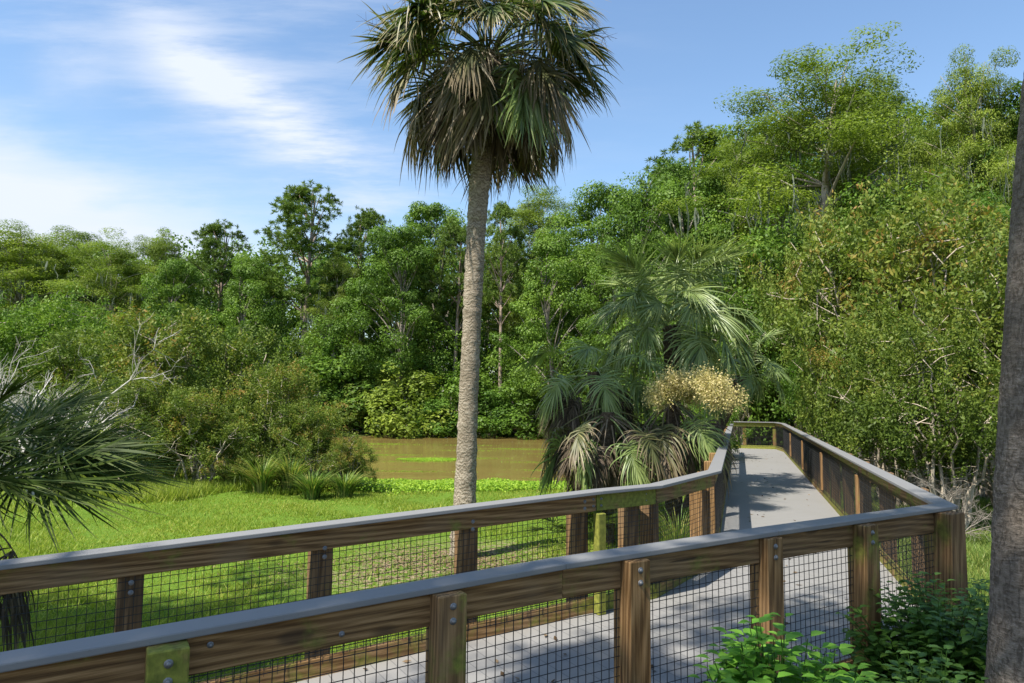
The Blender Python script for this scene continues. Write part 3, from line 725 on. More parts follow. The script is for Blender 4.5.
def make_tree(kind, seed):
    rng = np.random.default_rng(seed); gt, gc, gm = G(), G(), G(); p = Proto(); p.kind = kind
    if kind == 'oak':
        H, Rr = 14.0, 4.6; p.leaf, p.bark = M['oak'], M['bark']
        forks = []
        tr = bez((0, 0, -.3), (rng.normal()*.4, rng.normal()*.4, H*.3), (rng.normal()*.7, rng.normal()*.7, H*.8), 12); tube(gt, tr, np.linspace(.28, .06, 12), 8)
        for k in range(78):
            t = rng.random()**.8; h = H*(.16+.82*t); env = math.sin(PI*min(1, (.22+.78*t)*.93))**.7
            az = rng.uniform(0, 2*PI); rad = Rr*env*rng.uniform(.25, 1.0)**.6
            c = np.array((rad*math.cos(az), rad*math.sin(az), h)); i0 = min(11, max(2, int((h/H-.12)*13)))
            if k % 2 == 0: skeleton_limb(gt, tr[i0], c, .07, .015, rng)
            clump(gc, c, rng.uniform(.6, 1.25), 560, .17, rng, flat=.62, asp=.62, up=.9)
    elif kind == 'cypress':
        H, Rr = 20.0, 4.0; p.leaf, p.bark = M['cypress'], M['bark_pale']
        tr = bez((0, 0, -.3), (rng.normal()*.2, rng.normal()*.2, H*.5), (rng.normal()*.5, rng.normal()*.5, H*.90), 14); tube(gt, tr, np.linspace(.36, .03, 14), 8)
        nl = 54
        for z in range(4): clump(gc, tr[-1]+rng.normal(size=3)*np.array((.6, .6, .5))+np.array((0, 0, .4)), .8, 480, .145, rng, flat=.6, asp=.34, up=1.0)
        for k in range(nl):
            t = k/nl; h = H*(.28+.68*t); env = (1-t)**.55*(.72+.45*rng.random())+.16
            az = k*2.4+rng.normal()*.4; L = Rr*env
            i0 = min(13, int(h/H*13)); b0 = tr[i0]; tip = np.array((L*math.cos(az), L*math.sin(az), h+L*rng.uniform(-.05, .3)))
            pts = skeleton_limb(gt, b0, tip, .10*(1-t)+.03, .015, rng, arch=.1)
            for q in range(3 if L > 1.6 else 2):
                u = rng.uniform(.4, 1.05); c = b0+(tip-b0)*u+rng.normal(size=3)*np.array((.5, .5, .25))
                clump(gc, c, rng.uniform(.6, 1.15), 620, .145, rng, flat=.5, asp=.34, up=1.0, droop=.3)
                for y_ in range(2):
                    if rng.random() < .9*(1-t): mosspiece(gm, c-np.array((rng.normal()*.4, rng.normal()*.4, .2)), rng.uniform(.8, 2.4), rng)
    elif kind == 'pine':
        H, Rr = 20.0, 3.4; p.leaf, p.bark = M['pine'], M['bark_pine']
        tr = bez((0, 0, -.3), (rng.normal()*.3, rng.normal()*.3, H*.5), (rng.normal()*.6, rng.normal()*.6, H*.93), 14); tube(gt, tr, np.linspace(.27, .05, 14), 8)
        for k in range(84):
            t = rng.random(); h = H*(.50+.47*t); env = math.sin(PI*min(1, .25+.72*t))**.8
            az = rng.uniform(0, 2*PI); rad = Rr*env*rng.uniform(.3, 1)**.6; c = np.array((rad*math.cos(az), rad*math.sin(az), h))
            i0 = min(12, int((h-1.0)/H*13))
            if k % 3 == 0: skeleton_limb(gt, tr[i0], c, .06, .018, rng, arch=.05)
            cl = rng.random(); m_ = 12
            for z in range(m_):
                cc = c+rng.normal(size=3)*np.array((.42, .42, .24)); n = 34; d = norm(rng.normal(size=(n, 3))+np.array((0, 0, .5)))
                L = .34*rng.uniform(.7, 1.1, n); diamonds(gc, cc+d*L[:, None]*.5, rng.normal(size=(n, 3))+np.array((0, 0, .8)), L, .05, rng, np.clip(cl*.4+rng.random(n)*.5, 0, 1), axis=d, flatten=False)
    elif kind in ('myrtle', 'thicket'):
        H, Rr = 5.0, 2.1; p.leaf, p.bark = M['myrtle'], M['bark_pale']
        tips = []
        for k in range(9 if kind == 'myrtle' else 17):
            az = rng.uniform(0, 2*PI); rr_ = Rr*rng.uniform(.15, .85); hh = H*rng.uniform(.6, .97)*(1-.25*(rr_/Rr)**2)
            tip = np.array((rr_*math.cos(az), rr_*math.sin(az), hh)); b0 = np.array((.25*math.cos(az), .25*math.sin(az), -.15))
            mid = np.array((tip[0]*.35, tip[1]*.35, hh*.6)); pts = bez(b0, mid, tip, 9); pts[1:-1] += rng.normal(size=(7, 3))*.06; tube(gt, pts, np.linspace(.055, .012, 9), 6)
            for q in range(9):
                i0 = rng.integers(3, 9); e = pts[i0]+norm(rng.normal(size=3)+np.array((0, 0, .5)))*rng.uniform(.4, 1.1); tube(gt, [pts[i0], (pts[i0]+e)/2+rng.normal(size=3)*.05, e], [.018, .012, .006], 4); tips.append(e)
            tips.append(tip)
        for q in range(46):
            az = rng.uniform(0, 2*PI); t = rng.random(); rad = Rr*math.sin(PI*(.30+.62*t))**.6*rng.uniform(.4, 1)**.5; tips.append(np.array((rad*math.cos(az), rad*math.sin(az), H*(.10+.84*t))))
        if kind == 'myrtle': tips = [q for q in tips if rng.random() < .80]
        if kind == 'thicket': tips = [q for q in tips if (q[2] > H*.30 or rng.random() < .4) and rng.random() < .66]
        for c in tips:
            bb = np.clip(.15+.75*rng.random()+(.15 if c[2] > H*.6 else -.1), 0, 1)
            # upright leafy shoots
            for z in range(5):
                o = c+rng.normal(size=3)*.19; n = 52; s = rng.random(n); dv = norm(rng.normal(size=3)*.5+np.array((0, 0, 1)))
                pos = o+dv*(s[:, None]-.3)*.5+rng.normal(size=(n, 3))*.075; ax = norm(rng.normal(size=(n, 3))*.8+dv)
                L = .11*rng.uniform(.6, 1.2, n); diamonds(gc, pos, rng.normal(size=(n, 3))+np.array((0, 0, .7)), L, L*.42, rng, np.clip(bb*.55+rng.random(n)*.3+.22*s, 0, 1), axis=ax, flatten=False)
    elif kind == 'bush':
        H, Rr = 2.6, 1.6; p.leaf, p.bark = M['bush'], M['bark']
        for k in range(26):
            az = rng.uniform(0, 2*PI); t = rng.random(); rad = Rr*math.cos(PI/2*t*.85)*rng.uniform(.3, 1)**.5; c = np.array((rad*math.cos(az), rad*math.sin(az), .2+(H-.5)*t))
            if k % 2 == 0: skeleton_limb(gt, (0, 0, -.1), c, .03, .01, rng)
            clump(gc, c, rng.uniform(.35, .6), 240, .14, rng, flat=.8, asp=.5, up=.8)
    p.H = H
    p.trunk = gt.mesh('trunk', p.bark, smooth=True); p.crown = gc.mesh('crown', p.leaf)
    p.moss = gm.mesh('hanging_moss', M['moss']) if gm.n else None
    return p
PR_ = {k: [make_tree(k, s) for s in ss] for k, ss in (('oak', (1, 2, 3)), ('cypress', (4, 5, 6)), ('pine', (7, 8)), ('myrtle', (9, 10)), ('thicket', (11, 12, 13)), ('bush', (14, 15)))}
def meshcopy_mat(me, mat, cache={}):
    key = (me.name, mat.name)
    if key not in cache:
        c_ = me.copy(); c_.materials[0] = mat; cache[key] = c_
    return cache[key]
NAMES = {'oak': ('tree', 'tree'), 'cypress': ('cypress_tree', 'cypress'), 'pine': ('pine_tree', 'pine tree'), 'myrtle': ('shrub', 'shrub'), 'thicket': ('shrub', 'shrub'), 'bush': ('bush', 'bush')}
cnt = 0
def plant(kind, px, Y, top, label, w=1.0, group=None, leaf=None, var=None, rz=None, moss=True, sink=0.0):
    global cnt
    cnt += 1; rg = random.Random(cnt*7+3); p = PR_[kind][(cnt if var is None else var) % len(PR_[kind])]
    c = at(px, 400, Y=Y); z = float(gz(c[0], c[1]))-sink; tz = at(px, top, Y=Y)[2]; s = (tz-z)/p.H
    nm, cat = NAMES[kind]
    r_ = empty(nm, (c[0], c[1], z), rg.uniform(0, 6.28) if rz is None else rz, (s*w, s*w, s)); tag(r_, label, cat, group)
    link('stems' if kind in ('myrtle', 'thicket', 'bush') else 'trunk', p.trunk, r_)
    link('foliage' if kind in ('myrtle', 'thicket', 'bush') else 'crown', p.crown if leaf is None else meshcopy_mat(p.crown, M[leaf]), r_)
    if p.moss and moss: tag(link('hanging_moss', p.moss, r_), kind='stuff')
    return r_
g_far = 'trees on the far side of the pond'; g_rt = 'tall trees behind the walkway'
for a in (
 ('cypress', 8, 60, 219, 'broad feathery cypress at the far left of the skyline', 1.9, g_far),
 ('cypress', 62, 66, 226, 'flat-topped cypress second from the left on the skyline', 1.5, g_far),
 ('cypress', 108, 57, 236, 'yellow-green layered cypress above the bare grey shrub', 1.5, g_far),
 ('cypress', 152, 62, 224, 'slim cypress with a tufted top, left of the leftmost pine', .9, g_far),
 ('oak', 172, 56, 262, 'green leafy tree between the tufted cypress and the leftmost pine', .8, g_far),
 ('pine', 214, 62, 219, 'leftmost pine, with a rounded dark crown', 1.15, g_far),
 ('oak', 246, 58, 258, 'leafy tree filling the gap between the leftmost pine and the tallest pine', .8, g_far),
 ('pine', 302, 60, 181, 'tallest pine on the left skyline, with an open domed crown', 1.25, g_far),
 ('pine', 364, 64, 206, 'pine with a dark top just right of the tallest pine on the left', 1.0, g_far),
 ('cypress', 335, 58, 250, 'moss-hung tree below the tallest pine', .9, g_far),
 ('oak', 392, 55, 226, 'pale green billowing tree right of the pines, over the pond', .85, g_far),
 ('oak', 432, 60, 203, 'rounded leafy tree just left of the tall palm trunk', .8, g_far),
 ('pine', 452, 56, 218, 'pine with yellowish needles close behind the tall palm trunk', .9, g_far),
 ('pine', 500, 55, 200, 'pine with straight bare trunk just right of the tall palm', .8, g_far),
 ('cypress', 535, 64, 180, 'pale tree showing under the drooping fronds of the tall palm', 1.1, g_far),
 ('oak', 556, 50, 232, 'dense bright green tree leaning over the pond right of the tall palm', .85, g_far),
 ('oak', 604, 58, 188, 'light green tree whose top meets the sky right of the tall palm', .85, g_far),
 ('oak', 622, 46, 250, 'green tree directly behind the palm clump', .8, g_far),
 ('oak', 655, 50, 168, 'leafy tree at the left foot of the big skyline slope', .8, g_rt),
 ('pine', 702, 56, 124, 'dark pine poking up left of the giant cypress', 1.2, g_rt),
 ('oak', 692, 43, 176, 'dense mid green tree below the dark pine', .85, g_rt),
 ('oak', 738, 40, 190, 'leafy tree under the left side of the giant cypress', .8, g_rt),
 ('cypress', 752, 45, 128, 'lower cypress just left of the giant cypress', .9, g_rt),
 ('cypress', 822, 38, 52, 'giant cypress with moss, tallest on the right skyline', 1.42, g_rt),
 ('cypress', 876, 42, 62, 'tall cypress pressed against the right of the giant one', .85, g_rt),
 ('oak', 880, 34, 200, 'dark leafy tree under the right side of the giant cypress', .9, g_rt),
 ('cypress', 930, 46, 122, 'cypress in the dip of the skyline between the giant cypress and the sparse one', .8, g_rt),
 ('cypress', 985, 33, 40, 'sparse cypress with its trunk showing, beside the foreground trunk', .72, g_rt),
 ('cypress', 950, 30, 180, 'soft-leaved cypress low in front of the sparse one', .95, g_rt),
 ('oak', 1040, 34, 90, 'leafy tree half hidden by the foreground trunk', .8, g_rt),
): plant(a[0], *a[1:5], w=a[5], group=a[6])
plant('cypress', 992, 20, 190, 'vivid green feathery young cypress against the foreground trunk', w=1.1, group=g_rt, leaf='bush', moss=False)
# mid-ground thickets
gl = 'olive shrubs between lawn and pond'; gr_ = 'olive shrubs right of the walkway'
for px, Y, top, w, lab, lf in (
 (12, 27, 308, 1.2, 'dark shrub at the left edge behind the bare grey one', 'oak'),
 (92, 25, 330, 1.2, 'olive shrub just right of the bare grey shrub', None),
 (165, 22.5, 312, 1.2, 'tallest and reddest-tipped of the olive shrubs left of the pond', None),
 (228, 23, 328, 1.15, 'olive shrub right of the tallest one left of the pond', None),
 (132, 18.6, 375, 1.35, 'broad olive shrub on the lawn edge behind the stiff-leaved palm', None),
 (206, 18.2, 388, 1.5, 'broad spreading shrub at the lawn edge in front of the tallest olive shrub', None),
 (276, 19.5, 364, 1.1, 'olive shrub with thin dark stems standing against the water', None),
 (320, 18.6, 402, 1.3, 'olive shrub next to last before the open water', None),
 (352, 18.0, 438, 1.3, 'small low shrub rightmost at the near pond shore', None),
 (30, 19.8, 405, 1.2, 'shrub behind the stiff-leaved palm at the lawn edge', None),
 (70, 28, 300, 1.2, 'green shrub behind the bare grey one', 'oak'),
): plant('myrtle', px, Y, top, lab, w=w, group=gl, leaf=lf)
for px, Y, top, w, lab, lf in (
 (812, 32, 250, .8, 'olive shrub nearest the far end of the walkway', None),
 (868, 24, 212, .75, 'tall olive shrub with red new growth, left of the tallest pair', None),
 (905, 20, 205, 1.0, 'tallest olive shrub right of the walkway', None),
 (965, 17, 222, 1.0, 'tall olive shrub next to the foreground trunk', None),
 (858, 20.5, 318, .85, 'pale-stemmed shrub leaning over the middle of the right railing', None),
 (892, 15.5, 322, .9, 'shrub with crossing pale stems beside the right railing', None),
 (942, 13.0, 335, 1.1, 'shrub behind the railing corner, with twiggy grey base', None),
 (1010, 15, 250, 1.0, 'shrub seen behind the foreground trunk', None),
 (764, 34, 330, 1.1, 'shrub straight behind the end railing', 'oak'),
 (735, 33, 300, 1.0, 'dark shrub left behind the end railing', 'oak'),
 (840, 28, 290, .9, 'green shrub filling the middle of the right thicket', 'bush'),
 (700, 21, 385, 1.1, 'leafy shrub behind the tan flower spray', 'oak'),
 (640, 15.5, 430, 1.1, 'low shrub in the shade under the palm clump', 'oak'),
 (905, 26, 260, 1.1, 'deep shrub behind the tallest olive shrub on the right', 'oak'),
): plant('thicket', px, Y, top, lab, w=w, group=gr_, leaf=lf)
# bushes along the far shore
labs = ['bush at the far shore behind the olive shrubs, leftmost of the shore bushes', 'second bush from the left on the far shore', 'shore bush below the vine-covered snag', 'grey-green shore bush left of the bright one', 'brightest bush, hanging over the water left of the tall palm trunk', 'low bright bush touching the left end of the water', 'shore bush half hidden by the tall palm trunk', 'shore bush just right of the tall palm trunk', 'dark shore bush below the dense bright tree', 'shore bush where the far bank meets the palm clump', 'rightmost shore bush behind the palm clump', 'small leafy bush on the far bank at the middle of the water']
for (px, Y, top, w, lf), lab in zip(((345, 53, 388, 1.6, 'oak'), (372, 52.5, 378, 1.4, 'myrtle'), (330, 54, 355, 1.5, 'oak'), (405, 52, 368, 1.3, 'cypress'), (436, 51, 398, 1.25, None), (388, 51.3, 415, 1.5, 'bush'), (462, 52, 372, 1.2, 'oak'), (496, 51.5, 388, 1.2, 'bush'), (530, 51.3, 378, 1.4, 'oak'), (585, 50.5, 380, 1.3, 'myrtle'), (630, 46, 390, 1.2, 'oak'), (556, 51.6, 396, 1.3, 'oak')), labs):
    plant('bush', px, Y, top, lab, w=w, group='bushes along the far shore', leaf=lf)
# vine-covered snag
c = at(333, 400, Y=54); z = float(gz(c[0], c[1])); r_ = empty('snag', (c[0], c[1], z)); tag(r_, 'dead trunk wrapped in bright green vines, on the far bank below the tallest left pine', 'tree stump')
g = G(); tube(g, [(0, 0, -.2), (.1, 0, 3), (-.2, 0, 7.0)], [.3, .25, .15], 8); g.build('trunk', M['bark'], r_, smooth=True)
g = G(); rng = np.random.default_rng(5)
for k in range(34):
    h = 7.2*rng.random(); clump(g, np.array((rng.normal()*.35-.2*h/7, rng.normal()*.35, h)), rng.uniform(.4, .75)*(1.15-.06*h), 200, .2, rng, flat=1.2, asp=.6)
g.build('vines', M['bush'], r_)

# bare grey shrub
def bare(name, loc, H, seed, label, mat, n0=6, spread=.55, cat='shrub'):
    rng = np.random.default_rng(seed); g = G()
    def grow(p, d, L, r, lv):
        pts = [p]; q = p.copy(); dd = d.copy()
        for k in range(4): dd = norm(dd+rng.normal(size=3)*.16); q = q+dd*L/4; pts.append(q.copy())
        tube(g, pts, np.linspace(r, r*.55, 5), 5 if lv < 2 else 3)
        if lv < 4:
            for k in range(4 if lv < 3 else 3):
                i0 = rng.integers(1, 5); grow(pts[i0], norm(dd+rng.normal(size=3)*spread), L*rng.uniform(.45, .72), r*.5, lv+1)
    for k in range(n0): grow(np.array((rng.normal()*.1, rng.normal()*.1, -.05)), norm(np.array((rng.normal()*.45, rng.normal()*.45, 1))), H*.45, .045*H/4, 0)
    o = empty(name, loc); tag(o, label, cat); g.build('branches', M[mat], o); return o
c = at(48, 400, Y=16.8); bare('bare_shrub', (c[0], c[1], float(gz(c[0], c[1]))), 5.4, 21, 'leafless grey shrub standing out against dark trees on the left', 'bark_dead', 6)
c = at(958, 480, Y=11.6); bare('bare_shrub', (c[0], c[1], float(gz(c[0], c[1]))), 2.0, 22, 'leafless twiggy shrub behind the railing corner on the right', 'bark', 4)

# background woods: far rows that read as one dark mass
rng = np.random.default_rng(77); gw = G(); gtk = G()
for row, (Y, top) in enumerate(((68, 262), (76, 256), (88, 250))):
    for px in np.arange(-140, 1180, 26 if row < 2 else 34):
        t = top+rng.normal()*9
        if px > 620: t = np.interp(px, [620, 700, 760, 1100], [230, 170, 130, 130])+rng.normal()*8
        yy = Y+rng.normal()*2; c = at(px, 400, Y=yy); H = at(px, t, Y=yy)[2]+.6
        tube(gtk, [(c[0], c[1], -.7), (c[0]+rng.normal()*.4, c[1], H*.8)], [.22, .1], 5)
        for k in range(int(H*1.9)):
            h = -.3+H*rng.random()**.9; clump(gw, np.array((c[0]+rng.normal()*1.3, c[1]+rng.normal()*1.2, h)), rng.uniform(.9, 1.6), 120, .36, rng, asp=.6, flat=.8)
gtk_v = gtk
ow = gw.build('background_woods', M['oak']); tag(ow, 'dense dark woods behind the first row of trees', 'woods', kind='stuff')
ot = gtk.build('background_trunks', M['bark'], ow)
# mid woods to the right, behind the thicket
gw = G()
for px in np.arange(640, 1120, 16):
    for Y in (33, 39, 47):
        t = np.interp(px, [640, 700, 800, 1100], [300, 250, 215, 190])+rng.normal()*15; c = at(px, 400, Y=Y+rng.normal()); H = at(px, t, Y=Y)[2]+.6
        for k in range(int(H*1.3)): clump(gw, np.array((c[0]+rng.normal()*.8, c[1]+rng.normal()*.8, -.3+H*rng.random())), rng.uniform(.6, 1.1), 110, .21, rng, asp=.55, flat=.8)
tag(gw.build('undergrowth', M['oak']), 'tangled leafy undergrowth filling the woods right of the walkway', 'undergrowth', kind='stuff')
gw = G()
for px in np.arange(-120, 660, 13):
    for Y in (54.5, 58, 63):
        t = np.interp(px, [-120, 330, 380, 660], [330, 330, 345, 330])+rng.normal()*14; c = at(px, 400, Y=Y+rng.normal()*.6); H = at(px, t, Y=Y)[2]+.6
        for k in range(int(H*1.6)): clump(gw, np.array((c[0]+rng.normal()*.7, c[1]+rng.normal()*.6, -.5+H*rng.random()**.8)), rng.uniform(.5, 1.0), 95, .22, rng, asp=.55, flat=.8)
tag(gw.build('undergrowth', M['oak']), 'tangled green undergrowth under the trees across the pond', 'undergrowth', kind='stuff')

# ------------------------------------------------------------------ foreground
# leaning trunk at the right edge
Yt = 3.25; lx = [(985, 683), (993, 480), (1000, 350), (1010, 200), (1022, 60)]
rad = [.185, .175, .168, .16, .152]
tpts = []; 
for (x, y), r0 in zip(lx, rad):
    p = at(x, y, Y=Yt); tpts.append(p+np.array((r0*1.03+.042, 0, 0)))
d = norm(tpts[0]-tpts[1]); base = tpts[0]+d*((tpts[0][2]+.66)/abs(d[2])); base[2] = -.66
top = tpts[-1]+(tpts[-1]-tpts[-2])*3.2
r_ = empty('tree', base); tag(r_, 'smooth grey-brown trunk rising close by along the right edge of the picture', 'tree')
allp = [base-np.array((0, 0, .1))]+tpts+[top]
sabal_trunk(r_, [p-base for p in allp], [.22, .19, .178, .17, .162, .154, .12], seed=9, mat='fore', sides=28, rough=.008)
rng = np.random.default_rng(31); gc = G(); gt = G()
tl = top-base
for k in range(44):
    az = rng.uniform(0, 2*PI); rad_ = 3.0*rng.random()**.5; c = tl+np.array((rad_*math.cos(az)+1.0, rad_*math.sin(az)-.6, rng.uniform(1.6, 3.6)))
    skeleton_limb(gt, tl-np.array((0, 0, .5)), c, .05, .01, rng); clump(gc, c, rng.uniform(.4, .8), 170, .17, rng, asp=.5, flat=.5)
gt.build('limbs', M['bark'], r_, smooth=True); gc.build('crown', M['oak'], r_)
# broad shade tree behind the viewer's left shoulder (shades the ramp)
r_ = empty('tree', (-6.2, -4.0, -.65)); tag(r_, 'spreading tree behind the viewpoint that shades the near railing', 'tree')
gc = G(); gt = G(); rng = np.random.default_rng(8)
tube(gt, [(0, 0, -.2), (.3, .3, 3), (1.2, 1.4, 6)], [.4, .32, .2], 10)
RB = np.array((-6.2, -4.0, -.65)); _sd = np.array((math.sin(R(48))*math.cos(R(56)), math.cos(R(48))*math.cos(R(56)), -math.sin(R(56))))
def shade_clump(gx, gy, h):
    c = np.array((gx, gy, 0))-_sd*(h/abs(_sd[2]))-RB
    if rng.random() < .4: skeleton_limb(gt, (1.2, 1.4, 8), c, .09, .012, rng, arch=.05)
    clump(gc, c, rng.uniform(.55, .95), 210, .19, rng, asp=.5, flat=.5)
tube(gt, [(1.2, 1.4, 6), (1.2, 1.4, 8)], [.2, .15], 8)
for k in range(132):                      # foliage over the ramp and the near railing
    q = N0+dR*rng.uniform(-.5, 7.0)+rR*rng.uniform(-.95, 2.6); 
    _w = (q[0]-2.8)*.731+(q[1]-3.6)*.682; _o = abs(-(q[0]-2.8)*.682+(q[1]-3.6)*.731)
    if math.hypot(q[0]-1.45, q[1]-3.1) > .85 and not (_o < .75 and -.6 < _w < 2.4 and rng.random() < .72): shade_clump(q[0], q[1], rng.uniform(10.5, 13.5))
for k in range(44): shade_clump(-4.9+rng.normal()*1.1, 6.4+rng.normal()*.9, rng.uniform(10.5, 13))
for k in range(12): shade_clump(4.5+rng.normal()*.7, 5.0+rng.normal()*.5, rng.uniform(10.5, 13))
gt.build('trunk', M['bark'], r_, smooth=True); gc.build('crown', M['oak'], r_)

def leafy(name, loc, H, Rr, nst, mat, seed, label, L=.085, nl=11, hmin=.45):
    """broad-leaved shrub: arching stems, each with pairs of real leaves folded along the midrib"""
    rng = np.random.default_rng(seed); gs, gl_ = G(), G()
    for k in range(nst):
        az = rng.uniform(0, 2*PI); rr_ = Rr*rng.random()**.5; h = H*rng.uniform(hmin, 1.0)*(1-.15*(rr_/Rr)**2)
        tip = np.array((rr_*math.cos(az), rr_*math.sin(az), h)); b0 = np.array((rng.normal()*.12, rng.normal()*.12, -.05)); pts = bez(b0, (tip*.5)*np.array((.5, .5, 1.3)), tip, 9); tube(gs, pts, np.linspace(.007, .002, 9), 4)
        for q in range(nl):
            s = 1-(q/nl)**1.1*.62; i0 = s*8; a_ = int(min(7, i0)); p = pts[a_]+(pts[a_+1]-pts[a_])*(i0-a_)
            for side in (0, 1):
                th_ = q*1.57+side*PI+rng.normal()*.3; ln = L*rng.uniform(.65, 1.15)*(.55+.45*min(1, (q+1)/4))
                d = norm(np.array((math.cos(th_), math.sin(th_), .45 if q < 2 else rng.uniform(-.15, .3)))); sd = norm(np.cross(d, (0, 0, 1))); up = np.cross(sd, d)
                st = p+d*ln*.2
                prof = ((0, 0), (.28, .30), (.55, .27), (.8, .13), (1.0, 0))
                ctr = [st+d*ln*f-np.array((0, 0, 1))*ln*.28*f*f for f, _ in prof]
                v = []; 
                for cpt, (f, w) in zip(ctr, prof): v += [cpt-sd*ln*w+up*ln*w*.25, cpt, cpt+sd*ln*w+up*ln*w*.25]
                f_ = []
                for z in range(4): o = z*3; f_ += [(o, o+1, o+4, o+3), (o+1, o+2, o+5, o+4)]
                gl_.add(v, np.array(f_), np.clip(.2+.5*rng.random()+(.3 if q < 3 else 0), 0, 1))
    o = empty(name, loc); tag(o, label, 'shrub'); gs.build('stems', M['darkleaf'], o); gl_.build('leaves', M[mat], o, smooth=True); return o
c = at(778, 622, Y=2.75); leafy('shrub', (c[0], c[1], -.62), c[2]+.63, .33, 170, 'bright_leaf', 51, 'bright green broad-leaved shrub in front of the near railing', L=.11, nl=9, hmin=.76)
c = at(845, 655, Y=2.9); leafy('shrub', (c[0], c[1], -.62), c[2]+.60, .23, 90, 'bright_leaf', 52, 'smaller green shrub sprouting right of the bright one below the near railing', L=.09, nl=9, hmin=.78)
c = at(935, 575, Y=4.15); leafy('shrub', (c[0], c[1], -.65), c[2]+.65, .50, 260, 'darkleaf', 53, 'dark leafy bush in the shade against the railing corner post', L=.10, nl=10, hmin=.5)
c = at(975, 560, Y=4.9); leafy('shrub', (c[0], c[1], -.65), c[2]+.60, .45, 170, 'darkleaf', 54, 'dark bush between the railing corner and the foreground trunk', L=.09, nl=9)
c = at(935, 650, Y=3.3); leafy('shrub', (c[0], c[1], -.65), c[2]+.66, .32, 130, 'darkleaf', 55, 'low shrub at the foot of the foreground trunk', L=.10, nl=7)
# spiky grass tuft inside the bend
def tuft(name, loc, n, H, spread, mat, seed, label, w=.014, cat='grass clump', group=None):
    rng = np.random.default_rng(seed); g = G()
    for k in range(n):
        az = rng.uniform(0, 2*PI); b0 = np.array((math.cos(az), math.sin(az), 0))*rng.random()*.12*spread; L = H*rng.uniform(.6, 1.1); ou = spread*rng.uniform(.1, .7)*L
        tip = b0+np.array((math.cos(az)*ou, math.sin(az)*ou, L*(1-.25*rng.random()))); pts = bez(b0, b0+np.array((0, 0, L*.7)), tip, 6)
        sd = np.array((-math.sin(az), math.cos(az), 0))*w; wd = np.array((.7, 1, 1, .8, .5, .05))[:, None]
        v = np.stack((pts-sd*wd*.5, pts+sd*wd*.5), 1).reshape(-1, 3); b_ = np.arange(5)*2; g.add(v, np.stack((b_, b_+1, b_+3, b_+2), -1), rng.random(), np.repeat(np.linspace(0, 1, 6), 2))
    o = g.build(name, M[mat]); o.location = [float(q) for q in loc]; tag(o, label, cat, group); return o
c = at(678, 515, Y=9.3); tuft('grass_clump', (c[0], c[1], -.65), 260, 1.0, .9, 'reed', 61, 'spiky grass clump between the palms and the bend of the railing', w=.012)
for k, (px, Y, H, lab) in enumerate(((262, 17.0, 1.0, 'tall reed clump at the lawn edge, left of the iris-like one'), (290, 17.4, 1.15, 'upright iris-like clump in front of the water gap'), (312, 16.6, .8, 'short reed clump right of the iris-like one'), (232, 18.2, .9, 'reed clump by the young fan palm'), (345, 16.8, .7, 'thin reddish reed clump where the pond plants begin'), (180, 18.0, .8, 'reed clump below the low spreading shrub'))):
    c = at(px, 480, Y=Y); tuft('reed_clump', (c[0], c[1], float(gz(c[0], c[1]))-.03), 300, H*.9, 1.7, 'reed', 70+k, lab, w=.03, cat='reeds', group='reeds at the lawn edge')
# fallen pale branch behind the right railing
# ------------------------------------------------------------------ grass, pond plants, litter
rng = np.random.default_rng(99)
def blades(g, n, xr, yr, h, w, keep, lean=.5, wf=1.0):
    d = yr[0]*(yr[1]/yr[0])**rng.random(n) if yr[0] > 0 else rng.uniform(*yr, n)
    x = rng.uniform(0, 1, n)*(xr[1](d)-xr[0](d))+xr[0](d); k = keep(x, d); x, d = x[k], d[k]; n = len(x); z = gz(x, d)
    az = rng.uniform(0, 2*PI, n); H = h*rng.uniform(.5, 1.3, n)*(.7+.5*(np.sin(x*1.3)*np.cos(d*1.1)+np.sin(x*3.1+d*2.3)*.5)*.4)
    W = w*rng.uniform(.7, 1.4, n)*(1+d*.08*wf); ln = rng.normal(size=(n, 2))*lean*H[:, None]
    b = np.stack((x, d, z-.01), -1); sd = np.stack((np.cos(az), np.sin(az), np.zeros(n)), -1)*W[:, None]*.5
    tp_ = b+np.stack((ln[:, 0], ln[:, 1], H), -1)
    v = np.stack((b-sd, b+sd, tp_), 1).reshape(-1, 3); pat = .5+.25*np.sin(x*.9+d*.6)*np.sin(d*1.4-x*.5)
    a = np.clip(pat*.5+rng.random(n)*.5, 0, 1)
    g.add(v, np.arange(n*3).reshape(-1, 3), np.repeat(a, 3), np.tile((0, 0, 1.), n))
def lawn_keep(x, y):
    # outside the deck: left of the left railing
    s = (x-A[0])*dR[1]-(y-A[1])*dR[0]        # >0 on the camera side of the ramp's left rail
    inside = (s > -.12)
    s2 = (x-C[0])*dF[1]-(y-C[1])*dF[0]
    inside |= (s2 > -.15) & (y > 6.5)
    r = pond_r(x, y); dp = np.hypot(x-PALM[0]+.3, y-PALM[1]+.6)+rng.normal(size=len(x))*.5+.8*np.sin(x*2.1)*np.cos(y*1.9)
    bare_ = (dp < 2.2) & (rng.random(len(x)) < .88)
    thin = (np.sin(x*1.9+y*.7)*np.sin(y*2.3-x*.6)+.6*np.sin(x*5.1)*np.sin(y*4.3) > .55) & (rng.random(len(x)) < .6)
    return (~inside) & (r > 1.05) & ~bare_ & ~thin
g = G(); blades(g, 520000, (lambda d: -d*.86-1.2, lambda d: d*.35+.5), (3.6, 23), .075, .0075, lawn_keep)
blades(g, 60000, (lambda d: -d*.86-1.2, lambda d: d*.35+.5), (3.6, 23), .16, .010, lambda x, y: lawn_keep(x, y) & (np.sin(x*3.3+y)*np.cos(y*2.9-x)+np.sin(x*.8-y*1.1) > .55), lean=.7)
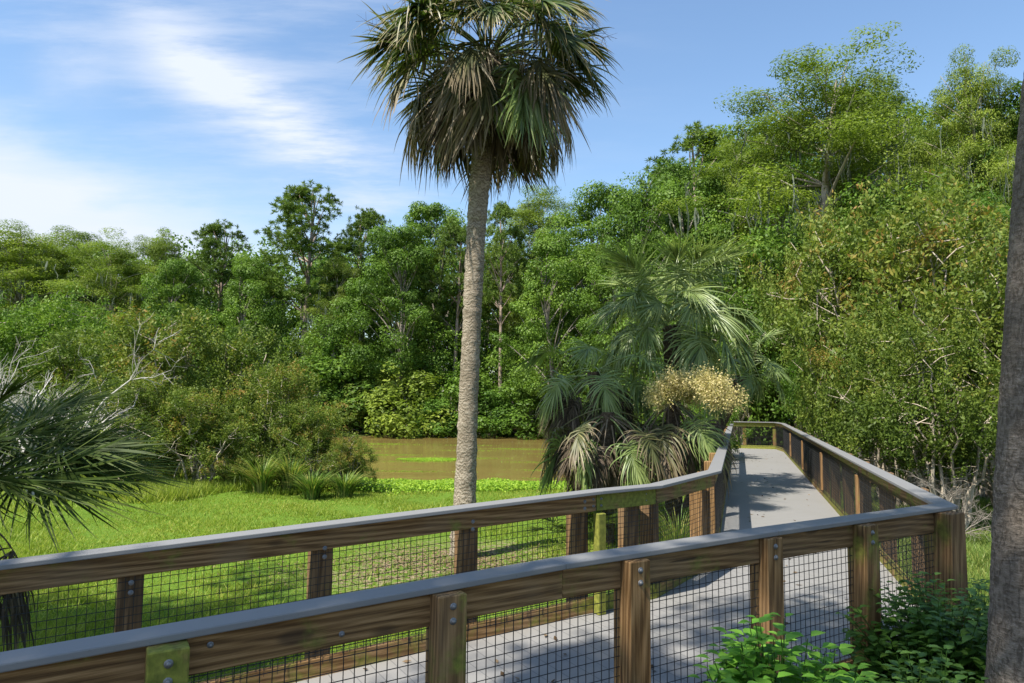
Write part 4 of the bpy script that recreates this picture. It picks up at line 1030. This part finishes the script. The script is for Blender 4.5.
blades(g, 90000, (lambda d: -d*.8-1, lambda d: d*0+1.5), (15.0, 19.5), .34, .012, lambda x, y: lawn_keep(x, y) & (y > 16.4+.9*np.sin(x*.9)+.5*np.sin(x*2.7+1)+np.where(x > -4.2, 9, 0)), lean=.35)
tag(g.build('lawn_grass', M['grass']), 'sunlit green lawn grass between the boardwalk and the pond', 'grass', kind='stuff')
def right_keep(x, y):
    s2 = (x-E[0])*dF[1]-(y-E[1])*dF[0]; s1 = (x-E[0])*dR[1]-(y-E[1])*dR[0]
    return (s2 > .25) & (y > 6.2)
g = G(); blades(g, 90000, (lambda d: d*.30+1.0, lambda d: d*.85), (6.2, 18), .22, .010, right_keep)
tag(g.build('rough_grass', M['reed']), 'rough yellow-green grass under the thicket right of the walkway', 'grass', kind='stuff')
# pennywort mat at the near shore
g = G(); n = 190000; x = rng.uniform(-9.5, 6, n); y = rng.uniform(16, 25.5, n); r = pond_r(x, y)
lim = 1.015+.02*np.sin(x*1.7)+.015*np.sin(x*4.1)+np.clip((x-1.0)*.012, 0, .1); near = np.clip((1.30-r)*7+rng.normal(size=n)*.15, 0, 1)
k = (r > lim-.035) & (rng.random(n) < near); x, y, r = x[k], y[k], r[k]; z = np.maximum(gz(x, y), -1.06)+rng.uniform(.02, .22, len(x)); n = len(x)
diamonds(g, np.stack((x, y, z), -1), rng.normal(size=(n, 3))*.6+np.array((0, -.3, 1)), .065*rng.uniform(.6, 1.4, n), .055, rng, rng.random(n))
tag(g.build('pond_plants', M['penny']), 'bright green leafy mat of pond plants along the near shore', 'pond plants', kind='stuff')
# floating algae strip
g = G(); a0_, a1_ = at(397, 459, z=-1.05), at(452, 459.5, z=-1.05); n = 30000
u = rng.random(n); x = a0_[0]+(a1_[0]-a0_[0])*u*1.25; y = a0_[1]+rng.normal(size=n)*.24*(.4+np.sin(PI*np.clip(u, .05, .95)))
diamonds(g, np.stack((x, y, np.full(n, -1.045)), -1), rng.normal(size=(n, 3))*.12+np.array((0, 0, 1)), .07, .06, rng, rng.random(n))
for k in range(26):
    cx_, cy_ = rng.uniform(-10, 6), rng.uniform(24, 44); n = 260; q = rng.normal(size=(n, 2))*np.array((.9, .12))
    diamonds(g, np.stack((cx_+q[:, 0], cy_+q[:, 1], np.full(n, -1.045)), -1), rng.normal(size=(n, 3))*.12+np.array((0, 0, 1)), .06, .05, rng, rng.random(n)*.6)
tag(g.build('floating_duckweed', M['penny']), 'strip of light green duckweed floating on the brown pond', 'duckweed', kind='stuff')
# leaves blown onto the deck
g = G()
for k in range(170):
    if k % 3: q = E+dF*rng.uniform(0, 19)-rF*rng.uniform(.1, 1.45); z_ = .006
    else:
        f_ = rng.uniform(.05, 1); q = N0+(N1-N0)*f_-rR*rng.uniform(.08, 1.7); z_ = N0[2]*(1-f_)+.012
    diamonds(g, np.array([[q[0], q[1], z_]]), np.array([[rng.normal()*.2, rng.normal()*.2, 1.]]), .07*rng.uniform(.5, 1.2), .028, rng, rng.random(1))
tag(g.build('fallen_leaves', M['litter']), 'dry brown leaves scattered over the grey deck', 'leaf litter', kind='stuff')
# leaf litter
g = G(); n = 26000; x = rng.uniform(-5, 9, n); y = rng.uniform(1.0, 9, n); s = (x-N1[0])*dR[1]-(y-N1[1])*dR[0]; s2 = (x-E[0])*dF[1]-(y-E[1])*dF[0]
k = (s > .1) | ((s2 > .2)); x, y = x[k], y[k]; n = len(x)
diamonds(g, np.stack((x, y, gz(x, y)+.015), -1), rng.normal(size=(n, 3))*.35+np.array((0, 0, 1)), .07*rng.uniform(.5, 1.3, n), .03, rng, rng.random(n))
n = 3500; x = rng.normal(PALM[0]-.3, 1.1, n); y = rng.normal(PALM[1]-.5, .6, n)
diamonds(g, np.stack((x, y, gz(x, y)+.02), -1), rng.normal(size=(n, 3))*.35+np.array((0, 0, 1)), .045, .02, rng, .6+.4*rng.random(n))
tag(g.build('leaf_litter', M['litter']), 'brown fallen leaves on the ground around the boardwalk', 'leaf litter', kind='stuff')

# ------------------------------------------------------------------ light
AZ, EL = 48, 56        # shadows fall towards azimuth 48 deg (right and away)
sd = Vector((math.sin(R(AZ))*math.cos(R(EL)), math.cos(R(AZ))*math.cos(R(EL)), -math.sin(R(EL))))
L = bpy.data.lights.new('sun', 'SUN'); L.energy = 5.0; L.angle = R(.53); L.color = (1, .95, .86)
lo = bpy.data.objects.new('sun', L); col.objects.link(lo); lo.rotation_euler = sd.to_track_quat('-Z', 'Y').to_euler(); lo.location = (0, 0, 30)
w = bpy.data.worlds.new('World'); sc.world = w; w.use_nodes = True; nt = w.node_tree
bg = nt.nodes['Background']; sky = nt.nodes.new('ShaderNodeTexSky'); sky.sky_type = 'NISHITA'; sky.sun_disc = False
sky.sun_elevation = R(EL); sky.sun_rotation = R(AZ+180); sky.air_density = 1.25; sky.dust_density = .5; sky.ozone_density = 1.2
nt.links.new(mixc(nt, 1.0, sky.outputs[0], (.90, .99, 1.07), 'MULTIPLY'), bg.inputs[0]); bg.inputs[1].default_value = .112
tc = nt.nodes.new('ShaderNodeTexCoord'); sx = nt.nodes.new('ShaderNodeSeparateXYZ'); nt.links.new(tc.outputs['Generated'], sx.inputs[0])
yy = math_(nt, 'MAXIMUM', sx.outputs[1], .05); u = math_(nt, 'DIVIDE', sx.outputs[0], yy); v = math_(nt, 'DIVIDE', sx.outputs[2], yy)
cv = nt.nodes.new('ShaderNodeCombineXYZ'); nt.links.new(u, cv.inputs[0]); nt.links.new(v, cv.inputs[1])
f1 = noise(nt, 1.0, 8, mapping(nt, cv.outputs[0], (2.6, 17, 1), rot=(0, 0, R(34))), .62)     # streaky, drifting down to the right
f2 = noise(nt, 3.0, 8, mapping(nt, cv.outputs[0], (1, 2.4, 1), loc=(3, 1, 0)), .6)
f3 = noise(nt, 1.6, 3, cv.outputs[0])
def lin(a, b, c0):   # a*u + b*v + c0
    return math_(nt, 'ADD', math_(nt, 'ADD', math_(nt, 'MULTIPLY', u, a), math_(nt, 'MULTIPLY', v, b)), c0)
wob = math_(nt, 'MULTIPLY', math_(nt, 'SUBTRACT', f3, .5), .16)
def gauss(x, s):
    q = math_(nt, 'DIVIDE', x, s); return math_(nt, 'EXPONENT', math_(nt, 'MULTIPLY', math_(nt, 'MULTIPLY', q, q), -1.0))
# long streak: (150,30)->(390,195): u -.525..-.177, v .54..-.30
def uv(px, py): q = at(px, py, Y=1.0); return np.array((q[0], q[2]-EZ))
_p, _q = uv(150, 22), uv(385, 200); _d = (_q-_p)/np.linalg.norm(_q-_p); _n = np.array((-_d[1], _d[0]))
st = gauss(math_(nt, 'ADD', lin(_n[0], _n[1], -float(_n@_p)), wob), .050)
along = lin(_d[0], _d[1], -float(_d@_p))   # -.74 (upper left) .. -.32 (lower right)
st = math_(nt, 'MULTIPLY', st, math_(nt, 'MULTIPLY', sstep(nt, along, -.12, .12), math_(nt, 'SUBTRACT', 1.0, sstep(nt, along, .36, .56))))
st = math_(nt, 'MULTIPLY', st, sstep(nt, math_(nt, 'ADD', math_(nt, 'MULTIPLY', f1, .6), math_(nt, 'MULTIPLY', f2, .4)), .36, .60))
# bright bank low on the left
bk = math_(nt, 'MULTIPLY', math_(nt, 'SUBTRACT', 1.0, sstep(nt, math_(nt, 'ADD', lin(.42, 1.0, 0), wob), -.01, .19)), math_(nt, 'SUBTRACT', 1.0, sstep(nt, u, -.48, -.22)))
bk = math_(nt, 'MULTIPLY', bk, sstep(nt, math_(nt, 'ADD', math_(nt, 'ADD', math_(nt, 'MULTIPLY', f2, .5), math_(nt, 'MULTIPLY', noise(nt, 1.0, 8, mapping(nt, cv.outputs[0], (2.0, 11, 1), rot=(0, 0, R(12))), .6), .5)), math_(nt, 'MULTIPLY', bk, .22)), .44, .66))
hz = math_(nt, 'MULTIPLY', math_(nt, 'SUBTRACT', 1.0, sstep(nt, v, .18, .42)), math_(nt, 'SUBTRACT', 1.0, sstep(nt, u, -.45, .0)))
veil = math_(nt, 'MULTIPLY', math_(nt, 'MULTIPLY', sstep(nt, f1, .40, .75), .30), math_(nt, 'SUBTRACT', 1.0, sstep(nt, u, -.25, .35)))
wisp = math_(nt, 'MULTIPLY', math_(nt, 'MULTIPLY', gauss(math_(nt, 'ADD', u, .665), .06), gauss(math_(nt, 'SUBTRACT', v, .50), .06)), sstep(nt, f2, .4, .7))
tot = math_(nt, 'ADD', math_(nt, 'ADD', math_(nt, 'MULTIPLY', st, .98), math_(nt, 'MULTIPLY', bk, .8)), math_(nt, 'ADD', math_(nt, 'MULTIPLY', hz, .22), math_(nt, 'ADD', veil, math_(nt, 'MULTIPLY', wisp, .4))), clamp=True)
b2 = nt.nodes.new('ShaderNodeBackground'); b2.inputs[0].default_value = (.80, .87, 1.0, 1); b2.inputs[1].default_value = .60
ms = nt.nodes.new('ShaderNodeMixShader'); nt.links.new(tot, ms.inputs[0]); nt.links.new(bg.outputs[0], ms.inputs[1]); nt.links.new(b2.outputs[0], ms.inputs[2])
nt.links.new(ms.outputs[0], nt.nodes['World Output'].inputs[0])
sc.view_settings.view_transform = 'Standard'; sc.view_settings.look = 'None'; sc.view_settings.exposure = .85; sc.view_settings.gamma = 1
sc.view_settings.use_curve_mapping = False
sc.cycles.max_bounces = 6; sc.cycles.diffuse_bounces = 3; sc.cycles.glossy_bounces = 2; sc.cycles.transmission_bounces = 3; sc.cycles.transparent_max_bounces = 4
